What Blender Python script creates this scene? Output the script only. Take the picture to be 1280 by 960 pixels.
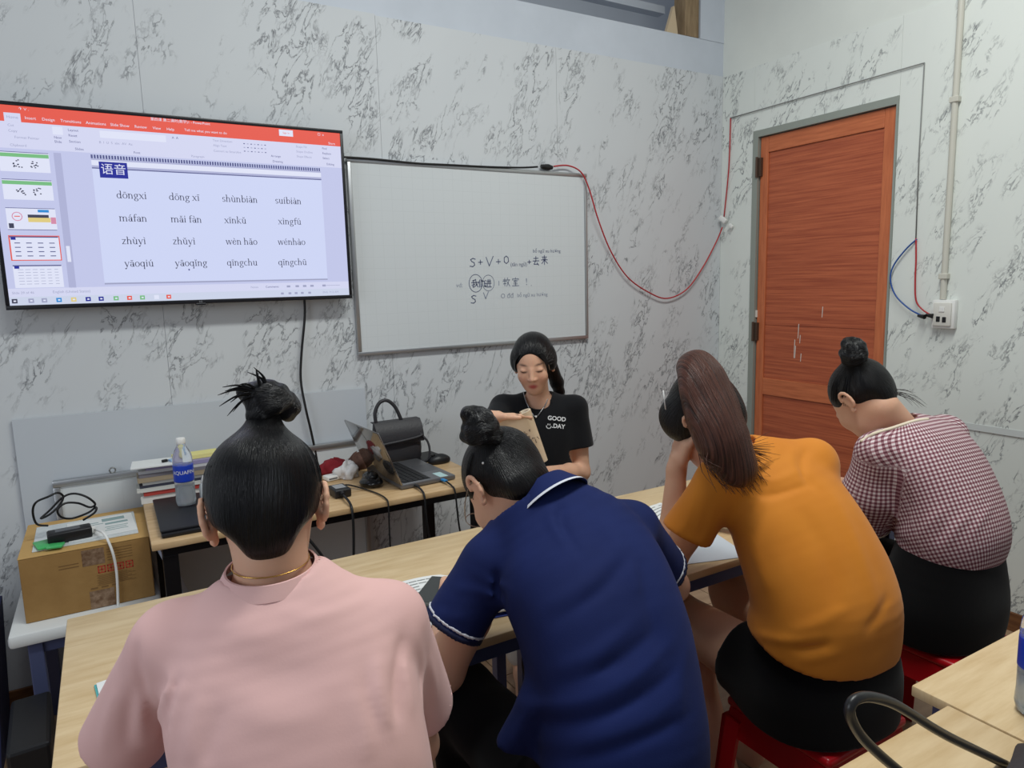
import bpy, bmesh, math, random
import numpy as np
from mathutils import Vector, Matrix, Euler

S = bpy.context.scene
COL = S.collection
for _o in list(bpy.data.objects):
    bpy.data.objects.remove(_o)
random.seed(7)
PI = math.pi

# ------------------------------------------------------------------ camera
FPX, YAW, PITCH, ROLL, CAMH = 866.8, 0.527770, -0.144326, -0.0265345, 1.52
cy, sy, cp, sp = math.cos(YAW), math.sin(YAW), math.cos(PITCH), math.sin(PITCH)
_f = Vector((sy * cp, cy * cp, sp)); _r = Vector((cy, -sy, 0)); _u = _r.cross(_f)
CR = math.cos(ROLL) * _r + math.sin(ROLL) * _u
CU = -math.sin(ROLL) * _r + math.cos(ROLL) * _u
CF = _f
CAMP = Vector((0, 0, CAMH))
cam = bpy.data.objects.new('camera', bpy.data.cameras.new('camera'))
COL.objects.link(cam)
cam.matrix_world = Matrix(((CR.x, CU.x, -CF.x, 0), (CR.y, CU.y, -CF.y, 0), (CR.z, CU.z, -CF.z, CAMH), (0, 0, 0, 1)))
cam.data.sensor_width = 36
cam.data.lens = FPX * 36 / 1280
cam.data.clip_start = 0.02
S.camera = cam

# ------------------------------------------------------------------ world, lamps, exposure
W = bpy.data.worlds.new('world'); S.world = W; W.use_nodes = True
W.node_tree.nodes['Background'].inputs[0].default_value = (0.80, 0.87, 1.0, 1)
W.node_tree.nodes['Background'].inputs[1].default_value = 0.25


def area(name, loc, target, sx, sy_, power, col):
    l = bpy.data.lights.new(name, 'AREA'); l.shape = 'RECTANGLE'
    l.size = sx; l.size_y = sy_; l.energy = power; l.color = col
    o = bpy.data.objects.new(name, l); COL.objects.link(o)
    o.location = loc
    o.rotation_euler = (Vector(target) - Vector(loc)).to_track_quat('-Z', 'Y').to_euler()
    return o


# two rows of ceiling tubes above the class and the daylight opening at the left rear of the room
area('ceiling_tube_light', (0.6, 0.9, 3.75), (0.6, 0.9, 0), 1.4, 0.35, 33, (0.96, 1.0, 0.99))
area('ceiling_tube_light', (1.7, 1.0, 3.75), (1.7, 1.0, 0), 1.4, 0.35, 45, (0.98, 1.0, 0.95))
area('window_daylight', (-2.4, 0.6, 1.9), (1.2, 1.9, 1.0), 1.6, 1.3, 25, (0.86, 0.92, 1.0))
S.view_settings.view_transform = 'Standard'
S.view_settings.look = 'None'
S.view_settings.gamma = 1
S.view_settings.use_curve_mapping = False
S.view_settings.exposure = 0.0


# ------------------------------------------------------------------ helpers
def ray(px, py):
    return CR * ((px - 640) / FPX) + CU * (-(py - 480) / FPX) + CF


def hit(px, py, axis, val):
    d = ray(px, py)
    t = (val - CAMP[axis]) / d[axis]
    return CAMP + d * t


def AY(px, py, y): return hit(px, py, 1, y)
def AZ(px, py, z): return hit(px, py, 2, z)
def AX(px, py, x): return hit(px, py, 0, x)


def lin(c):
    def g(v):
        v = v / 255.0
        return v / 12.92 if v <= 0.04045 else ((v + 0.055) / 1.055) ** 2.4
    return (g(c[0]), g(c[1]), g(c[2]), 1.0)


def nt(m):
    return m.node_tree.nodes, m.node_tree.links


MATS = {}


def mat(name, col, rough=0.5, metal=0.0, spec=0.5, noise=None, bump=None, emis=0.0, trans=0.0, ior=1.45, sheen=0.0, coat=0.0, stretch=None, alpha=1.0, attr=None, sss=0.0):
    """procedural material; noise=(scale, second colour, detail) mixes a second tone, bump=(scale, strength)"""
    m = bpy.data.materials.new(name); m.use_nodes = True
    n, l = nt(m)
    b = n['Principled BSDF']
    b.inputs['Base Color'].default_value = lin(col)
    b.inputs['Roughness'].default_value = rough
    b.inputs['Metallic'].default_value = metal
    b.inputs['Specular IOR Level'].default_value = spec
    b.inputs['IOR'].default_value = ior
    b.inputs['Transmission Weight'].default_value = trans
    b.inputs['Sheen Weight'].default_value = sheen
    b.inputs['Coat Weight'].default_value = coat
    b.inputs['Alpha'].default_value = alpha
    if sss:
        b.inputs['Subsurface Weight'].default_value = sss
        b.inputs['Subsurface Radius'].default_value = (0.012, 0.005, 0.003)
        b.inputs['Subsurface Scale'].default_value = 1.0
    if emis:
        b.inputs['Emission Color'].default_value = lin(col)
        b.inputs['Emission Strength'].default_value = emis
        b.inputs['Base Color'].default_value = (0.01, 0.01, 0.01, 1)
    vec = None
    if noise or bump:
        tc = n.new('ShaderNodeTexCoord')
        mp = n.new('ShaderNodeMapping')
        if stretch: mp.inputs['Scale'].default_value = stretch
        l.new(tc.outputs['Object'], mp.inputs['Vector'])
        vec = mp.outputs['Vector']
    src = None
    if attr:
        a = n.new('ShaderNodeAttribute'); a.attribute_name = attr
        src = a.outputs['Color']
        l.new(src, b.inputs['Base Color'])
    if noise:
        t = n.new('ShaderNodeTexNoise'); t.inputs['Scale'].default_value = noise[0]
        t.inputs['Detail'].default_value = noise[2] if len(noise) > 2 else 4
        t.inputs['Roughness'].default_value = 0.6
        l.new(vec, t.inputs['Vector'])
        rp = n.new('ShaderNodeValToRGB')
        rp.color_ramp.elements[0].position = 0.35; rp.color_ramp.elements[1].position = 0.68
        l.new(t.outputs['Fac'], rp.inputs['Fac'])
        mx = n.new('ShaderNodeMix'); mx.data_type = 'RGBA'
        l.new(rp.outputs['Color'], mx.inputs['Factor'])
        if src: l.new(src, mx.inputs['A'])
        else: mx.inputs['A'].default_value = lin(col)
        mx.inputs['B'].default_value = lin(noise[1])
        l.new(mx.outputs['Result'], b.inputs['Base Color'])
    if bump:
        t2 = n.new('ShaderNodeTexNoise'); t2.inputs['Scale'].default_value = bump[0]; t2.inputs['Detail'].default_value = 3
        l.new(vec, t2.inputs['Vector'])
        bp = n.new('ShaderNodeBump'); bp.inputs['Strength'].default_value = bump[1]; bp.inputs['Distance'].default_value = 0.01
        l.new(t2.outputs['Fac'], bp.inputs['Height'])
        l.new(bp.outputs['Normal'], b.inputs['Normal'])
    MATS[name] = m
    return m


def finish(o, parent, kind, label, cat, group):
    COL.objects.link(o)
    if parent is not None:
        o.parent = parent
        if parent.type == 'EMPTY':
            o.matrix_parent_inverse = Matrix.Translation(-parent.location)
    if kind: o['kind'] = kind
    if label: o['label'] = label
    if cat: o['category'] = cat
    if group: o['group'] = group
    return o


def thing(name, label, cat, loc, group=None):
    o = bpy.data.objects.new(name, None)
    o.empty_display_size = 0.03
    o.location = loc
    return finish(o, None, None, label, cat, group)


def copy_thing(root, loc, label, group=None, rotz=0.0):
    def cp_(o, par):
        c = o.copy(); COL.objects.link(c); c.parent = par
        c.matrix_parent_inverse = o.matrix_parent_inverse.copy()
        for ch in [x for x in bpy.data.objects if x.parent == o]:
            cp_(ch, c)
        return c
    r = cp_(root, None)
    r.location = loc; r.rotation_euler = (0, 0, rotz); r['label'] = label
    if group: r['group'] = group
    return r


def catmull(pts, sub=6, closed=False):
    P = [Vector(p) for p in pts]; n = len(P); out = []
    rng = range(n if closed else n - 1)
    for i in rng:
        if closed:
            a, b, c, d = P[(i - 1) % n], P[i], P[(i + 1) % n], P[(i + 2) % n]
        else:
            a, b, c, d = P[max(i - 1, 0)], P[i], P[i + 1], P[min(i + 2, n - 1)]
        for k in range(sub):
            t = k / sub
            out.append(0.5 * ((2 * b) + (c - a) * t + (2 * a - 5 * b + 4 * c - d) * t * t + (3 * b - a - 3 * c + d) * t ** 3))
    if not closed: out.append(P[-1].copy())
    return out


_BOX = {}


def bevel_box(sx, sy_, sz, bv, seg=2):
    key = (round(sx, 5), round(sy_, 5), round(sz, 5), bv, seg)
    if key in _BOX: return _BOX[key]
    bm = bmesh.new(); bmesh.ops.create_cube(bm, size=1)
    for v in bm.verts: v.co = Vector((v.co.x * sx, v.co.y * sy_, v.co.z * sz))
    if bv: bmesh.ops.bevel(bm, geom=list(bm.edges), offset=bv, segments=seg, affect='EDGES', profile=0.5)
    bm.verts.index_update()
    r = ([v.co.copy() for v in bm.verts], [[v.index for v in f.verts] for f in bm.faces])
    bm.free(); _BOX[key] = r
    return r


class MB:
    """collects shapes (world coordinates) and links them as one mesh object"""
    def __init__(s): s.v = []; s.f = []

    def add(s, vs, fs, M=None):
        o = len(s.v)
        s.v += [tuple(M @ Vector(v)) if M is not None else tuple(v) for v in vs]
        s.f += [[i + o for i in f] for f in fs]
        return s

    def box(s, c, size, rz=0.0, bv=0.0, M=None, seg=2):
        vs, fs = bevel_box(*size, bv, seg)
        T = Matrix.Translation(c) @ (M if M is not None else Matrix.Rotation(rz, 4, 'Z'))
        return s.add(vs, fs, T)

    def lo(s, lo, hi, bv=0.0):
        return s.box([(a + b) / 2 for a, b in zip(lo, hi)], [abs(b - a) for a, b in zip(lo, hi)], bv=bv)

    def tube(s, pts, r, n=8, closed=False, sub=0):
        P = catmull(pts, sub, closed) if sub else [Vector(p) for p in pts]
        m = len(P); vs = []; fs = []
        rr = r if isinstance(r, (list, tuple)) else None
        up = None
        for i in range(m):
            if closed: t = P[(i + 1) % m] - P[i - 1]
            else: t = P[min(i + 1, m - 1)] - P[max(i - 1, 0)]
            if t.length < 1e-9: t = Vector((0, 0, 1))
            t.normalize()
            if up is None: up = t.orthogonal().normalized()
            up = (up - t * up.dot(t))
            up = up.normalized() if up.length > 1e-6 else t.orthogonal().normalized()
            q = t.cross(up)
            if rr:
                x = i / max(m - 1, 1) * (len(rr) - 1); k = min(int(x), len(rr) - 2); R_ = rr[k] + (rr[k + 1] - rr[k]) * (x - k)
            else: R_ = r
            for j in range(n):
                a = 2 * PI * j / n
                vs.append(P[i] + up * (math.cos(a) * R_) + q * (math.sin(a) * R_))
        for i in range(m if closed else m - 1):
            i2 = (i + 1) % m
            for j in range(n):
                j2 = (j + 1) % n
                fs.append([i * n + j, i * n + j2, i2 * n + j2, i2 * n + j])
        if not closed:
            fs.append(list(range(n))[::-1]); fs.append([(m - 1) * n + j for j in range(n)])
        return s.add(vs, fs)

    def lathe(s, prof, c=(0, 0, 0), n=24, M=None):
        vs = []; fs = []
        for r, z in prof:
            for j in range(n):
                a = 2 * PI * j / n; vs.append(Vector((r * math.cos(a), r * math.sin(a), z)))
        for i in range(len(prof) - 1):
            for j in range(n):
                j2 = (j + 1) % n
                fs.append([i * n + j, i * n + j2, (i + 1) * n + j2, (i + 1) * n + j])
        fs.append(list(range(n))[::-1]); fs.append([(len(prof) - 1) * n + j for j in range(n)])
        T = Matrix.Translation(c) @ (M if M is not None else Matrix.Identity(4))
        return s.add(vs, fs, T)

    def prism(s, poly, h, M):
        n = len(poly)
        vs = [Vector((x, y, 0)) for x, y in poly] + [Vector((x, y, h)) for x, y in poly]
        fs = [list(range(n))[::-1], list(range(n, 2 * n))] + [[i, (i + 1) % n, n + (i + 1) % n, n + i] for i in range(n)]
        return s.add(vs, fs, M)

    def hexa(s, c8):
        """eight corners: bottom four, top four"""
        return s.add(c8, [[3, 2, 1, 0], [4, 5, 6, 7], [0, 1, 5, 4], [1, 2, 6, 5], [2, 3, 7, 6], [3, 0, 4, 7]])

    def sheet(s, grid, th):
        """grid of points (rows of Vectors) thickened along z"""
        R_ = len(grid); C_ = len(grid[0])
        vs = [p for row in grid for p in row] + [p - Vector((0, 0, th)) for row in grid for p in row]
        N = R_ * C_; fs = []
        for i in range(R_ - 1):
            for j in range(C_ - 1):
                a, b, c, d = i * C_ + j, i * C_ + j + 1, (i + 1) * C_ + j + 1, (i + 1) * C_ + j
                fs.append([a, b, c, d]); fs.append([N + d, N + c, N + b, N + a])
        ring = [j for j in range(C_)] + [i * C_ + C_ - 1 for i in range(1, R_)] + [(R_ - 1) * C_ + j for j in range(C_ - 2, -1, -1)] + [i * C_ for i in range(R_ - 2, 0, -1)]
        for k in range(len(ring)):
            a, b = ring[k], ring[(k + 1) % len(ring)]
            fs.append([b, a, N + a, N + b])
        return s.add(vs, fs)

    def text(s, body, size, M, align='LEFT', bold=0.0):
        cu = bpy.data.curves.new('t', 'FONT'); cu.body = body; cu.size = size
        cu.align_x = align; cu.align_y = 'CENTER'; cu.resolution_u = 3; cu.offset = bold
        o = bpy.data.objects.new('t', cu); COL.objects.link(o)
        dg = bpy.context.evaluated_depsgraph_get()
        me = bpy.data.meshes.new_from_object(o.evaluated_get(dg))
        s.add([v.co for v in me.vertices], [list(p.vertices) for p in me.polygons], M)
        bpy.data.objects.remove(o); bpy.data.curves.remove(cu); bpy.data.meshes.remove(me)
        return s

    def ribbon(s, pts, w, M):
        """flat pen stroke in the local xy plane"""
        P = [Vector((p[0], p[1])) for p in pts]
        for a, b in zip(P[:-1], P[1:]):
            d = (b - a)
            if d.length < 1e-9: continue
            d.normalize(); q = Vector((-d.y, d.x)) * w / 2; e = d * w * 0.3
            s.add([(*(a - e - q), 0), (*(b + e - q), 0), (*(b + e + q), 0), (*(a - e + q), 0)], [[0, 1, 2, 3]], M)
        return s

    def build(s, name, material, parent=None, smooth=False, kind=None, label=None, cat=None, group=None):
        me = bpy.data.meshes.new(name)
        me.from_pydata(s.v, [], s.f); me.update()
        if smooth:
            me.polygons.foreach_set('use_smooth', [True] * len(me.polygons))
            if smooth != True: me.set_sharp_from_angle(angle=smooth)
        me.materials.append(material)
        return finish(bpy.data.objects.new(name, me), parent, kind, label, cat, group)


SM = math.radians(40)


def wall_M(x, y, z):
    """local xy -> the front wall plane (x right, z up, facing -Y)"""
    return Matrix(((1, 0, 0, x), (0, 0, -1, y), (0, 1, 0, z), (0, 0, 0, 1)))

# ------------------------------------------------------------------ room shell
YF, XR = 3.0, 3.213


def wallpaper_material(name, axis, tone_a, tone_b):
    """pale paper printed with slanting grey marble veins"""
    m = bpy.data.materials.new(name); m.use_nodes = True
    n, l = nt(m); b = n['Principled BSDF']; b.inputs['Roughness'].default_value = 0.55
    b.inputs['Specular IOR Level'].default_value = 0.25
    tc = n.new('ShaderNodeTexCoord'); sx = n.new('ShaderNodeSeparateXYZ'); l.new(tc.outputs['Object'], sx.inputs[0])

    def math_(op, a, b_=None, c=None):
        q = n.new('ShaderNodeMath'); q.operation = op
        for i, v in enumerate((a, b_, c)):
            if v is None: continue
            if isinstance(v, (int, float)): q.inputs[i].default_value = v
            else: l.new(v, q.inputs[i])
        return q.outputs[0]
    u = sx.outputs[axis]; z = sx.outputs[2]
    sgn = 1 if axis == 0 else -1
    sh = math_('MULTIPLY_ADD', z, -0.38, math_('MULTIPLY', u, sgn))     # shear: veins lean to the right going up
    cb = n.new('ShaderNodeCombineXYZ'); l.new(sh, cb.inputs[0]); l.new(math_('MULTIPLY', z, 0.46), cb.inputs[1])

    def noise(scale, detail, rough, dist=0.0, off=0.0):
        t = n.new('ShaderNodeTexNoise'); t.inputs['Scale'].default_value = scale; t.inputs['Detail'].default_value = detail
        t.inputs['Roughness'].default_value = rough; t.inputs['Distortion'].default_value = dist
        a = n.new('ShaderNodeVectorMath'); a.operation = 'ADD'; a.inputs[1].default_value = (off, off * 1.7, off)
        l.new(cb.outputs[0], a.inputs[0]); l.new(a.outputs[0], t.inputs['Vector'])
        return t.outputs['Fac']

    def ss(v, lo, hi, o0=0.0, o1=1.0):
        q = n.new('ShaderNodeMapRange'); q.interpolation_type = 'SMOOTHSTEP'
        l.new(v, q.inputs['Value'])
        q.inputs['From Min'].default_value = lo; q.inputs['From Max'].default_value = hi
        q.inputs['To Min'].default_value = o0; q.inputs['To Max'].default_value = o1
        return q.outputs['Result']
    n1 = noise(15, 5, 0.62, 0.5)
    vein = ss(math_('ABSOLUTE', math_('SUBTRACT', n1, 0.5)), 0.0, 0.035, 1.0, 0.0)
    n1b = noise(34, 3, 0.6, 0.4, 3.1)
    vein2 = ss(math_('ABSOLUTE', math_('SUBTRACT', n1b, 0.5)), 0.0, 0.06, 1.0, 0.0)
    mask = ss(noise(6.5, 2, 0.5, 0.3, 9.3), 0.49, 0.60)
    mask2 = ss(noise(11, 2, 0.5, 0.2, 5.7), 0.53, 0.66)
    v = math_('MAXIMUM', math_('MULTIPLY', vein, mask), math_('MULTIPLY', math_('MULTIPLY', vein2, mask2), 0.8))
    v = math_('MULTIPLY', v, ss(noise(70, 2, 0.6, 0, 2.2), 0.32, 0.6, 0.35, 1.0))
    tone = noise(3.0, 3, 0.5, 0, 1.1)
    base = n.new('ShaderNodeMix'); base.data_type = 'RGBA'
    base.inputs['A'].default_value = lin(tone_a); base.inputs['B'].default_value = lin(tone_b)
    l.new(tone, base.inputs['Factor'])
    mx = n.new('ShaderNodeMix'); mx.data_type = 'RGBA'; mx.inputs['B'].default_value = lin((98, 101, 106))
    l.new(math_('MULTIPLY', v, 0.85), mx.inputs['Factor']); l.new(base.outputs['Result'], mx.inputs['A'])
    l.new(mx.outputs['Result'], b.inputs['Base Color'])
    bp = n.new('ShaderNodeBump'); bp.inputs['Strength'].default_value = 0.25; bp.inputs['Distance'].default_value = 0.02
    l.new(noise(4, 2, 0.5, 0, 7.7), bp.inputs['Height']); l.new(bp.outputs['Normal'], b.inputs['Normal'])
    return m


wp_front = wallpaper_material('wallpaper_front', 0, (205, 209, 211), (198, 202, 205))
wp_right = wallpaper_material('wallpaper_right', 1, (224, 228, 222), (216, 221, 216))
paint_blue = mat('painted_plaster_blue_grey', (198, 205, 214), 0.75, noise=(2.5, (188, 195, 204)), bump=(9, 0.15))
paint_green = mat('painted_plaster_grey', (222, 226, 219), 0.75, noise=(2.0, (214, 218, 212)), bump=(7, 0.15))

wf = MB().lo((-2.6, YF + 0.004, 0), (XR + 0.12, YF + 0.14, 2.848)).build('wall_front', paint_blue, kind='structure')
xs = [-2.6, -1.62, -0.70, 0.20, 1.12, 2.05, XR]
for a, b in zip(xs[:-1], xs[1:]):
    MB().lo((a + 0.0006, YF, 0), (b - 0.0006, YF + 0.003, 2.668 + 0.004 * math.sin(a * 9))).build('wallpaper_sheet', wp_front, wf)
# ledge, recess behind it and the raised pier by the corner
recess = mat('recess_grey', (178, 184, 192), 0.8)
MB().lo((-2.6, YF + 0.5, 2.5), (XR + 0.12, YF + 0.55, 3.6)).build('wall_recess', recess, kind='structure')
MB().lo((3.03, YF + 0.001, 2.848), (XR + 0.12, YF + 0.14, 3.5)).build('wall_pier', paint_blue, kind='structure')
MB().lo((-2.6, YF + 0.18, 3.02), (2.93, YF + 0.24, 3.06)).build('trim_1', recess, kind='structure')
woodpost = mat('raw_timber', (150, 128, 98), 0.7, noise=(6, (118, 98, 72)), stretch=(6, 6, 1))
MB().lo((2.915, YF + 0.002, 2.849), (3.018, YF + 0.09, 3.5), bv=0.003).build('trim_2', woodpost, kind='structure')
MB().hexa([(2.80, YF + 0.03, 2.849), (2.89, YF + 0.03, 2.849), (2.89, YF + 0.05, 2.849), (2.80, YF + 0.05, 2.849),
           (2.855, YF + 0.03, 3.0), (2.862, YF + 0.03, 3.0), (2.862, YF + 0.05, 3.0), (2.855, YF + 0.05, 3.0)]).build(
    'timber_wedge', mat('pale_timber', (196, 176, 146), 0.7), label='small pale timber wedge on the wall ledge beside the post', cat='wedge')

# right wall with the door opening cut out
DY0, DY1, DZ = 1.946, 2.769, 2.318
wr = MB()
for lo, hi in (((XR + 0.004, -2.2, 0), (XR + 0.12, DY0, 3.5)), ((XR + 0.004, DY1, 0), (XR + 0.12, YF + 0.14, 3.5)), ((XR + 0.004, DY0, DZ), (XR + 0.12, DY1, 3.5))):
    wr.lo(lo, hi)
wr = wr.build('wall_right', paint_green, kind='structure')
SEAM = 0.836
for y0, y1, z0, z1, px in ((-2.2, -1.0, 0, SEAM, 0), (-1.0, 0.6, 0, SEAM, 0), (0.6, DY0 - 0.10, 0, SEAM, 0), (DY0 - 0.10, DY0, 0, 2.66, 0), (DY1, YF, 0, 2.66, 0),
                           (DY0, DY1, DZ, 2.66, 0), (-2.2, -1.0, SEAM, 2.66, 0.004), (-1.0, 0.6, SEAM, 2.66, 0.004), (0.6, DY0 - 0.10, SEAM, 2.66, 0.004)):
    MB().lo((XR - px, y0 + 0.0005, z0), (XR + 0.003, y1 - 0.0005, z1)).build('wallpaper_sheet', wp_right, wr)
plainpaper = mat('plain_paper_edge', (206, 211, 209), 0.6)
MB().lo((XR - 0.006, -2.2, SEAM), (XR - 0.0035, DY0 - 0.101, SEAM + 0.028)).build('paper_edge', plainpaper, wr)
brownwood = mat('brown_skirting', (122, 82, 50), 0.5, noise=(5, (96, 60, 36)), stretch=(3, 1, 12))
MB().lo((XR - 0.014, -2.2, 0.0), (XR - 0.001, DY0 - 0.01, 0.082), bv=0.002).build('baseboard_right', brownwood, kind='structure')
MB().lo((XR - 0.014, DY1 + 0.01, 0.0), (XR - 0.001, YF - 0.015, 0.082), bv=0.002).build('baseboard_corner', brownwood, kind='structure')
MB().lo((-2.6, YF - 0.013, 0.0), (XR - 0.015, YF - 0.001, 0.082), bv=0.002).build('baseboard_front', brownwood, kind='structure')

# floor of square tiles
fl = MB().lo((-2.6, -2.2, -0.12), (XR + 0.12, YF + 0.14, -0.012)).build('floor', mat('floor_grout', (92, 78, 66), 0.8), kind='structure')
tile_m = mat('floor_tile', (168, 140, 112), 0.35, noise=(3.0, (140, 112, 88), 6), stretch=(1, 5, 1))
tile_mesh = None
T_ = 0.40
for i in range(-3, 8):
    for j in range(-2, 8):
        cx, cy_ = i * T_ + T_ / 2 + 0.01, j * T_ + T_ / 2 - 0.19
        if cx + T_ / 2 > XR or cy_ + T_ / 2 > YF: sx_ = min(T_ / 2, XR - cx) + T_ / 2
        if tile_mesh is None:
            o = MB().box((0, 0, -0.006), (T_ - 0.004, T_ - 0.004, 0.012), bv=0.001, seg=1).build('floor_tile', tile_m, fl)
            tile_mesh = o.data; o.location = (cx, cy_, 0)
        else:
            o = bpy.data.objects.new('floor_tile', tile_mesh); finish(o, fl, None, None, None, None); o.location = (cx, cy_, 0)

# ------------------------------------------------------------------ door
framem = mat('grey_green_metal_frame', (150, 156, 148), 0.45, metal=0.2)
dw1 = mat('door_wood_stile', (202, 116, 74), 0.42, noise=(9, (176, 94, 58), 6), stretch=(1, 8, 0.6))
dw2 = mat('door_wood_panel', (190, 102, 66), 0.42, noise=(7, (152, 72, 46), 8), stretch=(1, 0.45, 17))
dw3 = mat('door_wood_rail', (202, 116, 74), 0.42, noise=(9, (176, 94, 58), 6), stretch=(1, 0.6, 9))
dr = thing('door_1', None, None, (XR, 2.35, 0)); dr['kind'] = 'structure'
fr = MB()
fr.lo((XR - 0.006, DY1 - 0.036, 0), (XR + 0.10, DY1 - 0.0005, DZ)).lo((XR - 0.006, DY0 + 0.0005, 0), (XR + 0.10, DY0 + 0.010, DZ)).lo((XR - 0.006, DY0 + 0.0101, DZ - 0.036), (XR + 0.10, DY1 - 0.0361, DZ - 0.0005))
fr.build('door_frame', framem, dr)
LY0, LY1, LZ0, LZ1 = DY0 + 0.012, DY1 - 0.040, 0.008, DZ - 0.040
x0, x1 = XR + 0.012, XR + 0.05
leaf = MB().lo((x0 + 0.012, LY0 + 0.03, LZ0 + 0.03), (x1, LY1 - 0.03, LZ1 - 0.03)).build('door_core', dw2, dr)
for nm, lo, hi in (('stile', (x0, LY1 - 0.052, LZ0), (x1, LY1, LZ1)), ('stile', (x0, LY0, LZ0), (x1, LY0 + 0.062, LZ1)),
                   ('top_rail', (x0, LY0 + 0.0625, LZ1 - 0.085), (x1, LY1 - 0.0525, LZ1)), ('middle_rail', (x0, LY0 + 0.0625, 0.85), (x1, LY1 - 0.0525, 0.947)),
                   ('bottom_rail', (x0, LY0 + 0.0625, LZ0), (x1, LY1 - 0.0525, 0.12))):
    MB().lo(lo, hi, bv=0.003).build(nm, dw1 if nm == 'stile' else dw3, dr)
for z0, z1 in ((0.121, 0.849), (0.948, 1.247), (1.25, LZ1 - 0.086)):
    MB().lo((x0 + 0.008, LY0 + 0.063, z0), (x0 + 0.02, LY1 - 0.053, z1), bv=0.001).build('panel', dw2, dr)
steel = mat('brushed_steel', (150, 150, 148), 0.35, metal=0.9)
rust = mat('dark_hinge_steel', (92, 74, 62), 0.5, metal=0.6)
for z in (2.12, 1.21, 0.25):
    h = MB(); h.tube([(XR - 0.011, LY1 + 0.006, z - 0.055), (XR - 0.011, LY1 + 0.006, z + 0.055)], 0.007, 8).lo((XR - 0.006, LY1 - 0.018, z - 0.05), (x0 + 0.001, LY1 + 0.012, z + 0.05))
    h.build('hinge', rust, dr, smooth=SM)
white_paint = mat('white_scuff', (214, 206, 196), 0.7)
sc = MB()
for px, py, L in ((998, 414, 14), (1000, 424, 8), (994, 440, 12), (1001, 447, 8), (1028, 390, 10), (993, 436, 18), (975, 485, 16)):
    p = AX(px, py, x0 + 0.007); d = L * 0.0028
    sc.hexa([(x0 + 0.0065, p.y, p.z - d), (x0 + 0.0082, p.y, p.z - d), (x0 + 0.0082, p.y + 0.003, p.z - d), (x0 + 0.0065, p.y + 0.003, p.z - d),
             (x0 + 0.0065, p.y - 0.003, p.z + d), (x0 + 0.0082, p.y - 0.003, p.z + d), (x0 + 0.0082, p.y + 0.001, p.z + d), (x0 + 0.0065, p.y + 0.001, p.z + d)])
sc.build('paint_scratches', white_paint, dr, kind='stuff')
MB().lo((XR + 0.004, LY1 - 0.006, 1.29), (x0 + 0.002, LY1 + 0.008, 1.33), bv=0.002).build('sticker', white_paint, dr)

# ------------------------------------------------------------------ wiring on the walls
pvc = mat('ivory_pvc', (200, 198, 186), 0.4)
black_pl = mat('black_plastic', (22, 22, 24), 0.42)
black_rub = mat('black_cable_rubber', (18, 18, 20), 0.45)
redw = mat('red_wire', (176, 40, 46), 0.45)
bluew = mat('blue_wire', (34, 78, 150), 0.45)
greyw = mat('grey_wire', (128, 130, 128), 0.5)
whitep = mat('white_plastic', (228, 228, 224), 0.4)

cd = thing('conduit_pipe', 'ivory plastic conduit pipe running down the wall to the power socket', 'pipe', (XR, 1.69, 1.4))
MB().tube([(XR - 0.018, 1.692, 1.40), (XR - 0.018, 1.692, 3.2)], 0.0125, 14).build('pipe', pvc, cd, smooth=SM)
for z in (2.24, 1.50):
    MB().lo((XR - 0.034, 1.674, z - 0.012), (XR - 0.0045, 1.710, z + 0.012), bv=0.003).build('clip', pvc, cd)
so = thing('wall_socket', 'white power socket box below the conduit with plugs in it', 'socket', (XR, 1.69, 1.33))
MB().lo((XR - 0.034, 1.632, 1.272), (XR - 0.004, 1.728, 1.398), bv=0.005).build('back_box', whitep, so, smooth=SM)
MB().lo((XR - 0.044, 1.642, 1.284), (XR - 0.034, 1.718, 1.386), bv=0.004).build('face_plate', mat('ivory_plate', (214, 212, 204), 0.4), so, smooth=SM)
MB().lo((XR - 0.047, 1.668, 1.345), (XR - 0.043, 1.692, 1.369), bv=0.003).build('switch', whitep, so)
for y, z in ((1.668, 1.312), (1.694, 1.314)):
    MB().lo((XR - 0.0455, y - 0.008, z - 0.012), (XR - 0.0435, y + 0.008, z + 0.012), bv=0.002).build('outlet', black_pl, so)
for nm, lab, m_, ex in (('blue_socket_wire', 'blue wire looping from the wall cable to the socket', bluew, ((1146, 299), (1132, 312), (1117, 332), (1113, 350), (1120, 370), (1138, 387), (1156, 396))),
                       ('red_socket_wire', 'red wire dropping straight to the socket beside the blue one', redw, ((1145, 298), (1145, 325), (1144, 350), (1145, 375), (1153, 387), (1166, 395)))):
    c = thing(nm, lab, 'wire', AX(1146, 300, XR))
    pts = [AX(px, py, XR - 0.012 - 0.012 * min(1, i / 3)) for i, (px, py) in enumerate(ex)]
    MB().tube(pts, 0.0036, 8, sub=6).build('wire', m_, c, smooth=True)
    e = AX(ex[-1][0], ex[-1][1], XR - 0.04)
    MB().tube([e + Vector((0.0, 0.03, 0.004)), e + Vector((-0.008, -0.004, 0))], [0.006, 0.011], 10).build('plug', black_pl, c, smooth=SM)
wl = thing('wall_cable', 'thin grey cable stapled around the wooden door', 'cable', (XR, 2.93, 1.86))
c0 = AX(906, 272, XR); c1 = AX(914.4, 147.7, XR); c2 = AX(1156.8, 78.8, XR); c3 = AX(1146, 299, XR)
cc = [Vector((XR - 0.0075, p.y, p.z)) for p in (c0, c1, c2, c3)]
MB().tube([cc[1] + (cc[2] - cc[1]) * t for t in (0, 0.25, 0.5, 0.75, 1)], 0.0028, 8).build('horizontal_run', greyw, wl, smooth=True)
MB().tube([cc[2], (cc[2] + cc[3]) / 2 + Vector((0, 0.004, 0)), cc[3]], 0.0028, 8).build('vertical_run', greyw, wl, smooth=True)
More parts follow.
